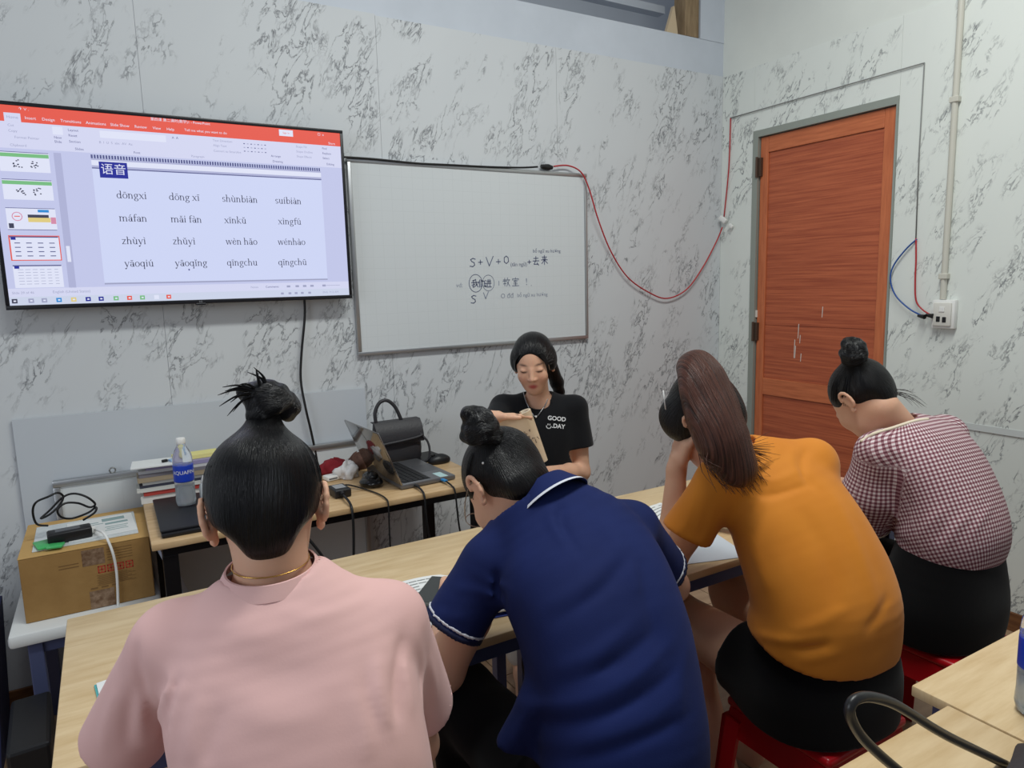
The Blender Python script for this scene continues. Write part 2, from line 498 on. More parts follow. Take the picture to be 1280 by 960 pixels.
MB().tube([cc[0], (cc[0] * 0.5 + cc[1] * 0.5) + Vector((0, -0.012, 0)), cc[1]], 0.0036, 8, sub=5).build('red_run', redw, wl, smooth=True)
jb = thing('inline_connector', 'white inline cord connector hanging in the room corner', 'connector', AX(904, 275, XR - 0.02))
p0 = AX(896, 268, XR - 0.035); p1 = AX(912, 281, XR - 0.02)
d = (p1 - p0).normalized()
MB().box((p0 + p1) / 2, (0.05, 0.022, 0.026), bv=0.004, M=d.to_track_quat('X', 'Z').to_matrix().to_4x4()).build('body', whitep, jb, smooth=SM)
MB().box(p1 + d * 0.012, (0.03, 0.016, 0.018), bv=0.003, M=d.to_track_quat('X', 'Z').to_matrix().to_4x4()).build('cap', whitep, jb, smooth=SM)
rc = thing('red_extension_cord', 'red cord drooping from the whiteboard corner to the room corner', 'cord', AY(690, 208, YF))
pts = [(692, 208), (710, 207), (726, 215), (736, 235), (748, 275), (764, 315), (785, 347), (812, 366), (834, 373), (858, 362), (878, 335), (895, 303), (902, 287)]
MB().tube([AY(px, py, YF - 0.022 - (0.012 if i in range(2, 5) else 0)) for i, (px, py) in enumerate(pts[:-1])] + [AX(903, 284, XR - 0.03)], 0.0038, 8, sub=6).build('cord', redw, rc, smooth=True)
p = AY(684, 209, YF - 0.022)
MB().tube([p + Vector((-0.035, 0, 0.002)), p + Vector((0.004, 0, 0)), p + Vector((0.03, 0, 0))], [0.010, 0.016, 0.009], 10).build('plug', black_pl, rc, smooth=SM)

# ------------------------------------------------------------------ whiteboard
alu = mat('aluminium', (176, 178, 180), 0.35, metal=0.85)


def board_surface(name, grid):
    m = mat(name, (206, 211, 213), 0.22, spec=0.5)
    n, l = nt(m); b = n['Principled BSDF']
    tc = n.new('ShaderNodeTexCoord'); br = n.new('ShaderNodeTexBrick')
    mp = n.new('ShaderNodeMapping'); mp.inputs['Rotation'].default_value = (PI / 2, 0, 0)
    l.new(tc.outputs['Object'], mp.inputs[0]); l.new(mp.outputs[0], br.inputs['Vector'])
    br.offset = 0; br.inputs['Scale'].default_value = 1
    br.inputs['Brick Width'].default_value = grid; br.inputs['Row Height'].default_value = grid
    br.inputs['Mortar Size'].default_value = 0.0012; br.inputs['Mortar Smooth'].default_value = 0.3
    br.inputs['Color1'].default_value = lin((206, 211, 213)); br.inputs['Color2'].default_value = lin((206, 211, 213)); br.inputs['Mortar'].default_value = lin((201, 206, 208))
    l.new(br.outputs['Color'], b.inputs['Base Color'])
    return m


wbm = board_surface('whiteboard_enamel', 0.05)
WX0, WX1, WZ0, WZ1 = 0.955, 2.217, 1.218, 2.068
wb = thing('whiteboard', 'framed whiteboard with handwritten notes beside the television', 'whiteboard', ((WX0 + WX1) / 2, YF, WZ0))
MB().lo((WX0 + 0.004, YF - 0.016, WZ0 + 0.004), (WX1 - 0.004, YF - 0.001, WZ1 - 0.004)).build('board', wbm, wb)
for lo, hi in (((WX0, YF - 0.021, WZ0), (WX1, YF - 0.0005, WZ0 + 0.018)), ((WX0, YF - 0.021, WZ1 - 0.018), (WX1, YF - 0.0005, WZ1)),
               ((WX0, YF - 0.0212, WZ0 + 0.018), (WX0 + 0.018, YF - 0.0005, WZ1 - 0.018)), ((WX1 - 0.018, YF - 0.0212, WZ0 + 0.018), (WX1, YF - 0.0005, WZ1 - 0.018))):
    MB().lo(lo, hi, bv=0.003).build('frame_rail', alu, wb, smooth=SM)
ink = mat('marker_ink', (84, 92, 122), 0.6)
ink2 = mat('marker_ink_faded', (132, 140, 158), 0.6)
hw = MB(); hw2 = MB()


def at_wb(x, z): return wall_M(x, YF - 0.0166, z)


def glyph(mb, x, z, s, strokes, w=0.0042):
    for st in strokes:
        mb.ribbon([((q[0] - 0.5) * s, (q[1] - 0.5) * s) for q in st], w, at_wb(x, z))


Sg = [[(.85, .85), (.55, .95), (.25, .8), (.4, .6), (.7, .45), (.75, .2), (.5, .02), (.15, .08)]]
Vg = [[(.1, .95), (.45, .05), (.95, 1.05)]]
PL = [[(.15, .5), (.85, .52)], [(.5, .2), (.5, .85)]]
Og = [[(.5, 1), (.2, .8), (.2, .3), (.5, .1), (.8, .35), (.75, .8), (.5, 1)]]
QU = [[(.2, .78), (.8, .8)], [(.5, 1), (.5, .5)], [(.1, .5), (.9, .52)], [(.45, .5), (.25, .15), (.75, .15)], [(.65, .3), (.85, .05)]]
LAI = [[(.2, .8), (.8, .82)], [(.3, .68), (.38, .58)], [(.7, .7), (.6, .58)], [(.1, .5), (.9, .52)], [(.5, 1), (.5, 0)], [(.48, .48), (.15, .1)], [(.52, .48), (.9, .12)]]
WO = [[(.6, .95), (.2, .82)], [(.05, .6), (.95, .64)], [(.35, .9), (.35, .05), (.2, .15)], [(.1, .3), (.5, .42)], [(.62, 1), (.7, .4), (.95, .08)], [(.85, .45), (.5, .15)]]
MEN = [[(.3, 1), (.05, .55)], [(.2, .75), (.2, 0)], [(.45, .95), (.55, .85)], [(.42, .8), (.42, 0)], [(.55, .8), (.95, .8), (.95, .1), (.85, .1)]]
JIN = [[(.15, .85), (.25, .75)], [(.05, .5), (.25, .5), (.2, .2), (.05, .1)], [(.1, .12), (.4, .05), (.95, .05)], [(.4, .75), (.9, .75)], [(.35, .5), (.95, .5)], [(.52, .95), (.5, .5), (.42, .2)], [(.75, .95), (.75, .15)]]
JIAO = [[(.1, .75), (.5, .75)], [(.3, .95), (.3, .6)], [(.05, .6), (.55, .6)], [(.3, .5), (.3, .05)], [(.1, .3), (.5, .36)], [(.7, 1), (.58, .65)], [(.62, .75), (.98, .75)], [(.9, .75), (.55, .02)], [(.65, .5), (.98, .02)]]
SHI = [[(.5, 1), (.5, .88)], [(.1, .7), (.1, .85), (.9, .85), (.9, .7)], [(.25, .68), (.75, .68)], [(.5, .66), (.3, .48), (.72, .5)], [(.5, .45), (.5, .05)], [(.25, .27), (.75, .27)], [(.05, .05), (.95, .05)]]
for x, z, s, g in ((1.54, 1.623, .042, Sg), (1.582, 1.623, .032, PL), (1.632, 1.626, .046, Vg), (1.681, 1.625, .034, PL), (1.726, 1.632, .040, Og), (1.858, 1.622, .028, PL), (1.897, 1.627, .046, QU), (1.948, 1.632, .046, LAI)):
    glyph(hw, x, z, s, g)
hw.text('(tân ngữ)', 0.026, at_wb(1.748, 1.611)); hw.text('bổ ngữ xu hướng', 0.0235, at_wb(1.880, 1.676))
hw2.text('vd:', 0.030, at_wb(1.448, 1.516))
for x, s, g in ((1.548, .040, WO), (1.584, .036, MEN), (1.620, .040, JIN)): glyph(hw, x, 1.523, s, g)
for x, s, g in ((1.722, .042, JIAO), (1.775, .042, SHI)): glyph(hw2, x, 1.526, s, g)
hw2.text('!', 0.05, at_wb(1.832, 1.524)); hw2.text('.', 0.04, at_wb(1.862, 1.516)); hw2.text('1', 0.034, at_wb(1.672, 1.520))
for cx, r in ((1.553, .042), (1.622, .038)):
    (hw if r > .04 else hw2).ribbon([(r * .85 * math.cos(a / 20 * 2 * PI), r * math.sin(a / 20 * 2 * PI)) for a in range(21)], 0.003, at_wb(cx, 1.524))
glyph(hw, 1.538, 1.449, .040, Sg); glyph(hw2, 1.606, 1.464, .032, Vg)
hw2.text('O đđ', 0.032, at_wb(1.688, 1.458)); hw2.text('bổ ngữ xu hướng', 0.0255, at_wb(1.782, 1.459))
hw.build('handwriting', ink, wb, kind='stuff'); hw2.build('faded_handwriting', ink2, wb, kind='stuff')

# ------------------------------------------------------------------ television
TX0, TX1, TZ0, TZ1 = -0.284, 0.925, 1.474, 2.163
TYF = 2.925
tvb = mat('tv_black_plastic', (20, 21, 27), 0.35)
tv = thing('television', 'large wall television showing a slide of pinyin words', 'television', ((TX0 + TX1) / 2, YF, TZ0))
MB().lo((TX0 + 0.01, TYF + 0.006, TZ0 + 0.01), (TX1 - 0.01, YF - 0.022, TZ1 - 0.01), bv=0.006).build('back_housing', tvb, tv)
MB().lo((0.1, YF - 0.0225, 1.62), (0.54, YF - 0.0005, 2.0)).build('wall_bracket', tvb, tv)
for lo, hi in (((TX0, TYF - 0.004, TZ0), (TX1, TYF + 0.03, TZ0 + 0.015)), ((TX0, TYF - 0.004, TZ1 - 0.0125), (TX1, TYF + 0.03, TZ1)),
               ((TX0, TYF - 0.004, TZ0 + 0.015), (TX0 + 0.0125, TYF + 0.03, TZ1 - 0.0125)), ((TX1 - 0.0125, TYF - 0.004, TZ0 + 0.015), (TX1, TYF + 0.03, TZ1 - 0.0125))):
    MB().lo(lo, hi, bv=0.002).build('bezel', tvb, tv, smooth=SM)
MB().lo((0.31, TYF - 0.006, TZ0 - 0.006), (0.345, TYF + 0.02, TZ0 + 0.002), bv=0.002).build('sensor_tab', tvb, tv)
MB().text('LG', 0.010, wall_M(0.322, TYF - 0.0046, TZ0 + 0.0075)).build('maker_mark', mat('logo_grey', (150, 152, 158), 0.4), tv)
EM = 0.95
sm_bg = mat('screen_lavender', (196, 201, 236), emis=EM); sm_wh = mat('screen_white', (226, 230, 250), emis=EM); sm_rb = mat('screen_ribbon', (214, 217, 244), emis=EM)
sm_red = mat('screen_red', (232, 88, 72), emis=EM); sm_tx = mat('screen_text', (58, 60, 84), emis=EM); sm_gr = mat('screen_grey', (160, 164, 196), emis=EM)
sm_gn = mat('screen_green', (120, 190, 130), emis=EM); sm_bl = mat('screen_blue', (22, 32, 150), emis=EM); sm_slide = mat('screen_slide', (208, 216, 248), emis=EM)
sm_band = mat('screen_band', (176, 180, 216), emis=EM); sm_dk = mat('screen_navy', (84, 88, 140), emis=EM); sm_ye = mat('screen_yellow', (226, 206, 130), emis=EM)
sm_cy = mat('screen_cyan', (40, 140, 214), emis=EM); sm_pk = mat('screen_pink', (214, 140, 170), emis=EM); sm_tk = mat('screen_taskbar', (206, 214, 236), emis=EM)
SX0, SX1, SZ0, SZ1 = -0.2715, 0.9125, 1.489, 2.1505
scr = MB().lo((SX0, TYF - 0.001, SZ0), (SX1, TYF + 0.006, SZ1)).build('screen', sm_bg, tv)
LAY = {}


def sq(m, x0_, z0_, x1_, z1_, lay=1):
    y = TYF - 0.001 - 0.0003 * lay
    LAY.setdefault(m.name, (m, MB()))[1].add([(x0_, y, z0_), (x1_, y, z0_), (x1_, y, z1_), (x0_, y, z1_)], [[0, 1, 2, 3]])


def stx(m, s, size, x, z, align='LEFT', lay=4, bold=0.0):
    LAY.setdefault(m.name, (m, MB()))[1].text(s, size, wall_M(x, TYF - 0.001 - 0.0003 * lay, z), align, bold)


sq(sm_red, SX0, 2.098, SX1, SZ1); sq(sm_rb, SX0, 2.012, SX1, 2.098)
sq(sm_rb, -0.222, 2.098, -0.176, 2.126, 2); stx(sm_gr, 'Home', 0.013, -0.199, 2.112, 'CENTER')
for s_, x in (('Insert', -0.149), ('Design', -0.098), ('Transitions', -0.033), ('Animations', 0.042), ('Slide Show', 0.115), ('Review', 0.181), ('View', 0.233), ('Help', 0.278)):
    stx(sm_wh, s_, 0.0135, x, 2.113, 'CENTER')
stx(sm_wh, 'Tell me what you want to do', 0.0125, 0.325, 2.115); stx(sm_wh, '第四课 第二课时(教学)1 - PowerPoint', 0.0125, 0.215, 2.1435)
sq(sm_wh, 0.668, 2.122, 0.722, 2.146, 2); stx(sm_red, 'Sign in', 0.010, 0.695, 2.134, 'CENTER'); stx(sm_wh, 'Share', 0.0125, 0.862, 2.107)
stx(sm_wh, '□  x', 0.013, 0.82, 2.139); stx(sm_wh, '↑ ∨ .', 0.013, -0.18, 2.141)
for s_, x, z in (('Cut', -0.215, 2.086), ('Copy', -0.215, 2.068), ('Format Painter', -0.20, 2.048), ('Clipboard', -0.215, 2.022), ('Layout', -0.045, 2.084), ('Reset', -0.045, 2.066), ('Section', -0.045, 2.046),
                 ('New', -0.088, 2.056), ('Slide', -0.088, 2.042), ('Slides', -0.03, 2.022), ('B  I  U  S  abc  AV  Aa', 0.045, 2.050), ('A  A', 0.28, 2.084), ('Font', 0.15, 2.022), ('Paragraph', 0.34, 2.022),
                 ('Text Direction', 0.42, 2.085), ('Align Text', 0.42, 2.067), ('Convert to SmartArt', 0.42, 2.047), ('Arrange', 0.63, 2.042), ('Shape Fill', 0.73, 2.085), ('Shape Outline', 0.73, 2.066), ('Shape Effects', 0.73, 2.047),
                 ('Drawing', 0.635, 2.022), ('Find', 0.835, 2.085), ('Replace', 0.835, 2.066), ('Select', 0.835, 2.047), ('Editing', 0.85, 2.024)):
    stx(sm_gr if len(s_) > 8 or s_ in ('Cut', 'Copy') else sm_dk, s_, 0.0115, x, z)
for k in range(7):
    for j in range(3):
        sq(sm_gr if (k + j) % 2 else sm_dk, 0.53 + k * 0.013, 2.080 - j * 0.014, 0.536 + k * 0.013, 2.083 - j * 0.014, 2)
sq(sm_wh, 0.05, 2.066, 0.26, 2.090, 2); sq(sm_wh, -0.09, 2.066, -0.06, 2.092, 2)
# thumbnails
for k, (z1_, z0_) in enumerate(((1.999, 1.936), (1.909, 1.844), (1.815, 1.745), (1.722, 1.643), (1.625, 1.548))):
    a, b = -0.250, -0.110
    if k == 3: sq(sm_red, a - 0.002, z0_ - 0.003, b + 0.004, z1_ + 0.003, 1)
    sq(sm_wh, a + (0.002 if k == 3 else 0), z0_, b + 0.001, z1_, 2)
    if k < 2:
        sq(sm_dk, a, z1_, b, z1_ + 0.0022, 3); sq(sm_gn, a, z1_ - 0.015, b, z1_ - 0.003, 3)
        for q in range(22):
            rx = a + (0.035 if q < 11 else 0.083) + random.random() * 0.024; rz = z0_ + 0.012 + random.random() * 0.026
            sq(sm_tx, rx, rz, rx + 0.0045, rz + 0.0035, 3)
    elif k == 2:
        sq(sm_dk, a, z1_, b, z1_ + 0.002, 3); sq(sm_tx, a + 0.06, z1_ - 0.03, b - 0.02, z1_ - 0.02, 3); sq(sm_ye, a + 0.06, z1_ - 0.045, b - 0.016, z1_ - 0.03, 3)
        sq(sm_pk, b - 0.015, z1_ - 0.05, b, z1_ - 0.028, 3); sq(sm_cy, b - 0.05, z1_ - 0.012, b - 0.018, z1_ - 0.003, 3); sq(sm_tx, a + 0.004, z0_ + 0.004, a + 0.018, z0_ + 0.02, 3)
        LAY[sm_pk.name][1].ribbon([(0.014 * math.cos(t / 12 * 2 * PI), 0.014 * math.sin(t / 12 * 2 * PI)) for t in range(13)], 0.0025, wall_M(a + 0.03, TYF - 0.0022, (z0_ + z1_) / 2 + 0.008))
        sq(sm_red, a + 0.022, (z0_ + z1_) / 2 + 0.007, a + 0.038, (z0_ + z1_) / 2 + 0.010, 4); sq(sm_dk, a, z0_ - 0.002, b, z0_, 3)
    else:
        sq(sm_dk, a, z1_ - 0.004, b, z1_, 3); sq(sm_bl, a + 0.004, z1_ - 0.012, a + 0.018, z1_ - 0.003, 4)
        for r_ in range(4 if k == 3 else 6):
            for c_ in range(4 if k == 3 else 6):
                sq(sm_gr if k == 4 else sm_dk, a + 0.013 + c_ * (0.033 if k == 3 else 0.021), z1_ - (0.024 if k == 3 else 0.016) - r_ * (0.0145 if k == 3 else 0.0098), a + 0.029 + c_ * (0.033 if k == 3 else 0.020), z1_ - (0.021 if k == 3 else 0.0145) - r_ * (0.0145 if k == 3 else 0.0098), 4)
sq(sm_band, -0.095, 1.545, -0.073, 2.005, 1); sq(sm_wh, -0.090, 1.635, -0.079, 1.69, 2)
# slide
A_, B_, C_, D_ = 0.015, 0.824, 1.556, 2.007
sq(sm_slide, A_, C_, B_, D_, 1); sq(sm_band, A_, 1.962, B_, 1.994, 2); sq(sm_wh, A_, 1.970, B_, 1.988, 3); sq(sm_dk, A_, 1.9590, B_, 1.9625, 3); sq(sm_gr, A_, C_ - 0.002, B_, C_ + 0.0035, 3)
for k in range(90):
    sq(sm_dk, A_ + k * 0.00899, 1.994, A_ + k * 0.00899 + 0.0062, 2.0065, 3)
sq(sm_bl, 0.037, 1.929, 0.125, 1.984, 4); stx(sm_wh, '语音', 0.040, 0.081, 1.9565, 'CENTER', 5)
sq(sm_dk, 0.295, 1.600, 0.300, 1.606, 5)
WORDS = (('dōngxi', 'dōng xī', 'shùnbiàn', 'suíbiàn'), ('máfan', 'mǎi fàn', 'xīnkǔ', 'xìngfú'), ('zhùyì', 'zhǔyì', 'wèn hǎo', 'wénhào'), ('yāoqiú', 'yāoqǐng', 'qīngchu', 'qīngchū'))
WPOS = ((.130, .304, .501, .685), (.127, .304, .478, .685), (.122, .289, .495, .687), (.132, .307, .491, .685))


def serif_word(mb, word, unit_, x, z, lay=4):
    """draw a pinyin word in a bookish serif letter, centred on x"""
    T, t = .17, .08
    def rect(x0_, y0_, x1_, y1_): P.append([(x0_, y0_), (x1_, y0_), (x1_, y1_), (x0_, y1_)])
    def stem(xc, y0_, y1_): rect(xc - T / 2, y0_, xc + T / 2, y1_)
    def ser(xc, y, l_=.17, r_=.17): rect(xc - l_, y - t / 2 + .04, xc + r_, y + t / 2 + .04)
    def dia(x0_, y0_, x1_, y1_, w):
        P.append([(x0_ - w / 2, y0_), (x0_ + w / 2, y0_), (x1_ + w / 2, y1_), (x1_ - w / 2, y1_)])
    def ring(cx, cy2, rx, ry, a0=0, a1=360):
        n_ = 14
        for k in range(n_):
            q = [math.radians(a0 + (a1 - a0) * (k + j) / n_) for j in (0, 1)]
            P.append([(cx + rx * math.cos(q[0]), cy2 + ry * math.sin(q[0])), (cx + rx * math.cos(q[1]), cy2 + ry * math.sin(q[1])),
                      (cx + (rx - T) * math.cos(q[1]), cy2 + (ry - t) * math.sin(q[1])), (cx + (rx - T) * math.cos(q[0]), cy2 + (ry - t) * math.sin(q[0]))])
    TON = {'ā': 'a1', 'á': 'a2', 'ǎ': 'a3', 'à': 'a4', 'ō': 'o1', 'ó': 'o2', 'ǒ': 'o3', 'ò': 'o4', 'ī': 'i1', 'í': 'i2', 'ǐ': 'i3', 'ì': 'i4', 'ū': 'u1', 'ú': 'u2', 'ǔ': 'u3', 'ù': 'u4', 'ē': 'e1', 'é': 'e2', 'ě': 'e3', 'è': 'e4'}
    out = []; cur = 0.0
    for ch in word:
        P = []; tone = 0
        if ch in TON: ch, tone = TON[ch][0], int(TON[ch][1])
        adv, mid = 1.0, .5
        if ch == ' ': adv = .45
        elif ch == 'o': ring(.5, .5, .46, .52)
        elif ch == 'd': ring(.46, .48, .42, .5); stem(.80, 0, 1.55); ser(.74, 1.5, .14, .06); ser(.86, 0, .05, .16); adv = 1.08
        elif ch == 'b': ring(.60, .48, .42, .5); stem(.26, 0, 1.55); ser(.2, 1.5, .14, .06); adv = 1.08
        elif ch == 'q': ring(.46, .5, .42, .5); stem(.80, -.5, 1); ser(.80, -.52); adv = 1.05
        elif ch in 'nhm':
            stem(.22, 0, 1.55 if ch == 'h' else 1); ser(.22, 0); ser(.15, 1.5 if ch == 'h' else .95, .13, .06)
            ring(.51, .58, .37, .42, 0, 170); stem(.80, 0, .6); ser(.80, 0); adv = 1.08
            if ch == 'm': ring(1.09, .58, .37, .42, 0, 170); stem(1.38, 0, .6); ser(1.38, 0); adv = 1.66
        elif ch == 'u': stem(.24, .35, 1); ser(.16, .95, .12, .06); ring(.52, .40, .37, .42, 180, 350); stem(.80, 0, 1); ser(.72, .95, .12, .06); ser(.88, 0, .05, .14); adv = 1.08
        elif ch == 'a': ring(.40, .30, .33, .32); stem(.70, 0, .72); ring(.43, .66, .355, .36, 0, 160); ser(.78, 0, .05, .14); adv = .92; mid = .45
        elif ch == 'g': ring(.44, .64, .35, .38); ring(.46, -.20, .42, .28); dia(.3, .02, .3, .3, .14); rect(.66, .86, .95, .97); adv = .98
        elif ch == 'i': stem(.26, 0, 1); ser(.26, 0); ser(.19, .95, .13, .06); adv = .54; mid = .26
        elif ch == 'x': dia(.82, 0, .18, 1, T * 1.15); dia(.12, 0, .82, 1, t); ser(.14, 0, .14, .14); ser(.84, 0, .14, .14); ser(.16, .92, .14, .14); ser(.82, .92, .14, .14); adv = 1.0
        elif ch == 's': ring(.42, .74, .31, .28, 20, 260); ring(.42, .26, .31, .28, 200, 440); adv = .82
        elif ch == 'z': rect(.08, .90, .82, 1.0); rect(.08, 0, .84, .1); dia(.18, .05, .74, .95, T); adv = .92
        elif ch == 'y': dia(.50, 0, .16, 1, T * 1.1); dia(.30, -.5, .86, 1, t); ring(.2, -.4, .14, .12); ser(.16, .92, .14, .14); ser(.86, .92, .14, .14); adv = 1.0
        elif ch == 'f': stem(.32, 0, 1.15); ser(.32, 0); ring(.58, 1.18, .345, .36, 40, 180); rect(.1, .88, .66, .98); adv = .68
        elif ch == 'e': ring(.46, .5, .41, .52, 20, 330); rect(.16, .5, .84, .58); adv = .92; mid = .47
        elif ch == 'w': dia(.40, 0, .14, 1, T); dia(.40, 0, .68, 1, t); dia(.98, 0, .70, 1, T); dia(.98, 0, 1.26, 1, t); ser(.14, .92, .13, .13); ser(.70, .92, .13, .13); ser(1.26, .92, .13, .13); adv = 1.4
        elif ch == 'k': stem(.22, 0, 1.55); ser(.22, 0); ser(.16, 1.5, .13, .06); dia(.28, .38, .78, 1, t); dia(.86, 0, .42, .56, T); ser(.86, 0, .14, .14); ser(.78, .92, .14, .14); adv = 1.04
        elif ch == 'c': ring(.46, .5, .41, .52, 45, 320); adv = .86
        if tone == 1: rect(mid - .24, 1.22, mid + .24, 1.33)
        if tone == 2: dia(mid - .1, 1.16, mid + .14, 1.46, .14)
        if tone == 4: dia(mid + .1, 1.16, mid - .14, 1.46, .14)
        if tone == 3: dia(mid, 1.14, mid - .2, 1.42, .13); dia(mid, 1.14, mid + .2, 1.42, .13)
        if tone == 0 and ch == 'i': rect(mid - .1, 1.24, mid + .08, 1.42)
        out += [[(cur + q[0], q[1]) for q in poly] for poly in P]; cur += adv
    M_ = wall_M(x - cur * unit_ / 2, TYF - 0.001 - 0.0003 * lay, z - .5 * unit_)
    for poly in out:
        ar = sum(poly[i][0] * poly[(i + 1) % len(poly)][1] - poly[(i + 1) % len(poly)][0] * poly[i][1] for i in range(len(poly)))
        pl_ = poly if ar > 0 else poly[::-1]
        mb.add([(q[0] * unit_, q[1] * unit_, 0) for q in pl_], [list(range(len(pl_)))], M_)


for r_ in range(4):
    for c_ in range(4):
        wm = MB(); serif_word(wm, WORDS[r_][c_], .0172, WPOS[r_][c_], 1.868 - r_ * 0.081)
        wm.build('slide_word', sm_tx, scr, kind='stuff')
# status bar, taskbar
sq(sm_rb, SX0, 1.517, SX1, 1.546, 1); sq(sm_tk, SX0, SZ0, SX1, 1.517, 1)
stx(sm_gr, 'Slide 29 of 46', 0.0115, -0.262, 1.531); stx(sm_gr, 'English (United States)', 0.0125, -0.145, 1.5315); stx(sm_gr, 'Notes', 0.0115, 0.515, 1.531); stx(sm_dk, 'Comments', 0.0115, 0.572, 1.531)
for x in (0.655, 0.69, 0.72, 0.75, 0.80): sq(sm_gr, x, 1.527, x + 0.014, 1.535, 3)
sq(sm_gr, 0.80, 1.5305, 0.875, 1.532, 3); stx(sm_gr, 'ENG  9:12 AM', 0.011, 0.80, 1.503)
for x in (0.63, 0.66, 0.685, 0.71, 0.74): sq(sm_gr, x, 1.499, x + 0.011, 1.507, 3)
for x, m_ in ((-0.257, sm_tx), (-0.21, sm_gr), (-0.172, sm_gr), (-0.129, sm_cy), (-0.085, sm_ye), (-0.041, sm_bl), (-0.001, sm_bl), (0.046, sm_gn), (0.089, sm_red), (0.131, sm_gn), (0.178, sm_wh), (0.219, sm_red)):
    sq(m_, x - 0.008, 1.496, x + 0.008, 1.511, 3); sq(sm_wh, x - 0.003, 1.501, x + 0.004, 1.506, 4)
for nm, (m_, mb_) in LAY.items():
    mb_.build(nm.replace('screen_', 'slide_') + '_print', m_, scr, kind='stuff')
tc_ = thing('television_power_cable', 'black television cable lying along the top of the whiteboard', 'cable', AY(432, 197, YF))
MB().tube([AY(px, py, YF - 0.024) for px, py in ((425, 196), (442, 197), (470, 199), (520, 204), (560, 206), (610, 208.5), (650, 209.5), (672, 208.5))], 0.0045, 8, sub=5).build('cable', black_rub, tc_, smooth=True)
tc2 = thing('television_signal_cable', 'black cable hanging down the wall below the television', 'cable', AY(385, 500, YF))
MB().tube([AY(px, py, YF - 0.02 - (0.02 if py > 480 else 0)) for px, py in ((380, 365), (381, 395), (377, 440), (376, 475), (382, 510), (389, 540), (396, 575), (400, 610))], 0.0052, 8, sub=5).build('cable', black_rub, tc2, smooth=True)

# ------------------------------------------------------------------ tables
wood = mat('maple_laminate', (214, 190, 150), 0.38, noise=(5, (196, 168, 124), 8), stretch=(1.2, 9, 1))
wood2 = mat('oak_laminate', (206, 176, 134), 0.4, noise=(5, (184, 150, 106), 8), stretch=(1.2, 10, 1))
edge_w = mat('table_edge_band', (188, 158, 116), 0.45)
bluemet = mat('blue_grey_steel', (84, 92, 128), 0.4, metal=0.4)
blackmet = mat('black_steel', (20, 19, 21), 0.4, metal=0.3)


def table(name, label, x0_, x1_, y0_, y1_, top_m, leg_m, group=None, z=0.75, rz=0.0, apron=0.045, leg=0.035, front_apron=True):
    t = thing(name, label, 'table', ((x0_ + x1_) / 2, (y0_ + y1_) / 2, 0), group)
    MB().lo((x0_, y0_, z - 0.022), (x1_, y1_, z), bv=0.0035).build('tabletop', top_m, t, smooth=SM)
    MB().lo((x0_ + 0.03, y0_ + 0.025, z - 0.0225 - apron), (x1_ - 0.03, y0_ + 0.05, z - 0.0225)).build('apron_rail', leg_m, t)
    MB().lo((x0_ + 0.03, y1_ - 0.05, z - 0.0225 - apron), (x1_ - 0.03, y1_ - 0.025, z - 0.0225)).build('apron_rail', leg_m, t)
    for sx_ in (0, 1):
        xx = x0_ + 0.03 if sx_ == 0 else x1_ - 0.055
        MB().lo((xx, y0_ + 0.0505, z - 0.0225 - apron), (xx + 0.025, y1_ - 0.0505, z - 0.0225)).build('side_rail', leg_m, t)
        for sy2 in (0, 1):
            a = x0_ + 0.028 if sx_ == 0 else x1_ - 0.028 - leg
            b = y0_ + 0.022 if sy2 == 0 else y1_ - 0.022 - leg
            MB().lo((a, b, 0.0), (a + leg, b + leg, z - 0.0226 - apron), bv=0.002).build('leg', leg_m, t)
    t.rotation_euler = (0, 0, rz)
    return t


table('student_table', 'long wooden student table under the papers of the pink and navy shirts', -0.145, 1.056, 1.268, 1.905, wood, bluemet, 'student tables in the front row')
table('student_table', 'long wooden student table in front of the orange and gingham shirts', 1.060, 2.262, 1.268, 1.905, wood, bluemet, 'student tables in the front row')
table('teacher_desk', 'wooden desk with black steel legs against the wall below the television', 0.060, 1.262, 2.335, 2.925, wood2, blackmet, apron=0.03, leg=0.045)
table('rear_table', 'wooden table with a water bottle at the lower right edge', 1.244, 2.444, 0.04, 0.668, wood, bluemet, 'tables in the second row', rz=-0.01)
table('rear_table', 'wooden table with a black bag handle above it at the lower right', 0.040, 1.238, -0.02, 0.612, wood, bluemet, 'tables in the second row', rz=-0.012)

# ------------------------------------------------------------------ red stools
redpl = mat('red_plastic', (176, 18, 28), 0.28, spec=0.5)


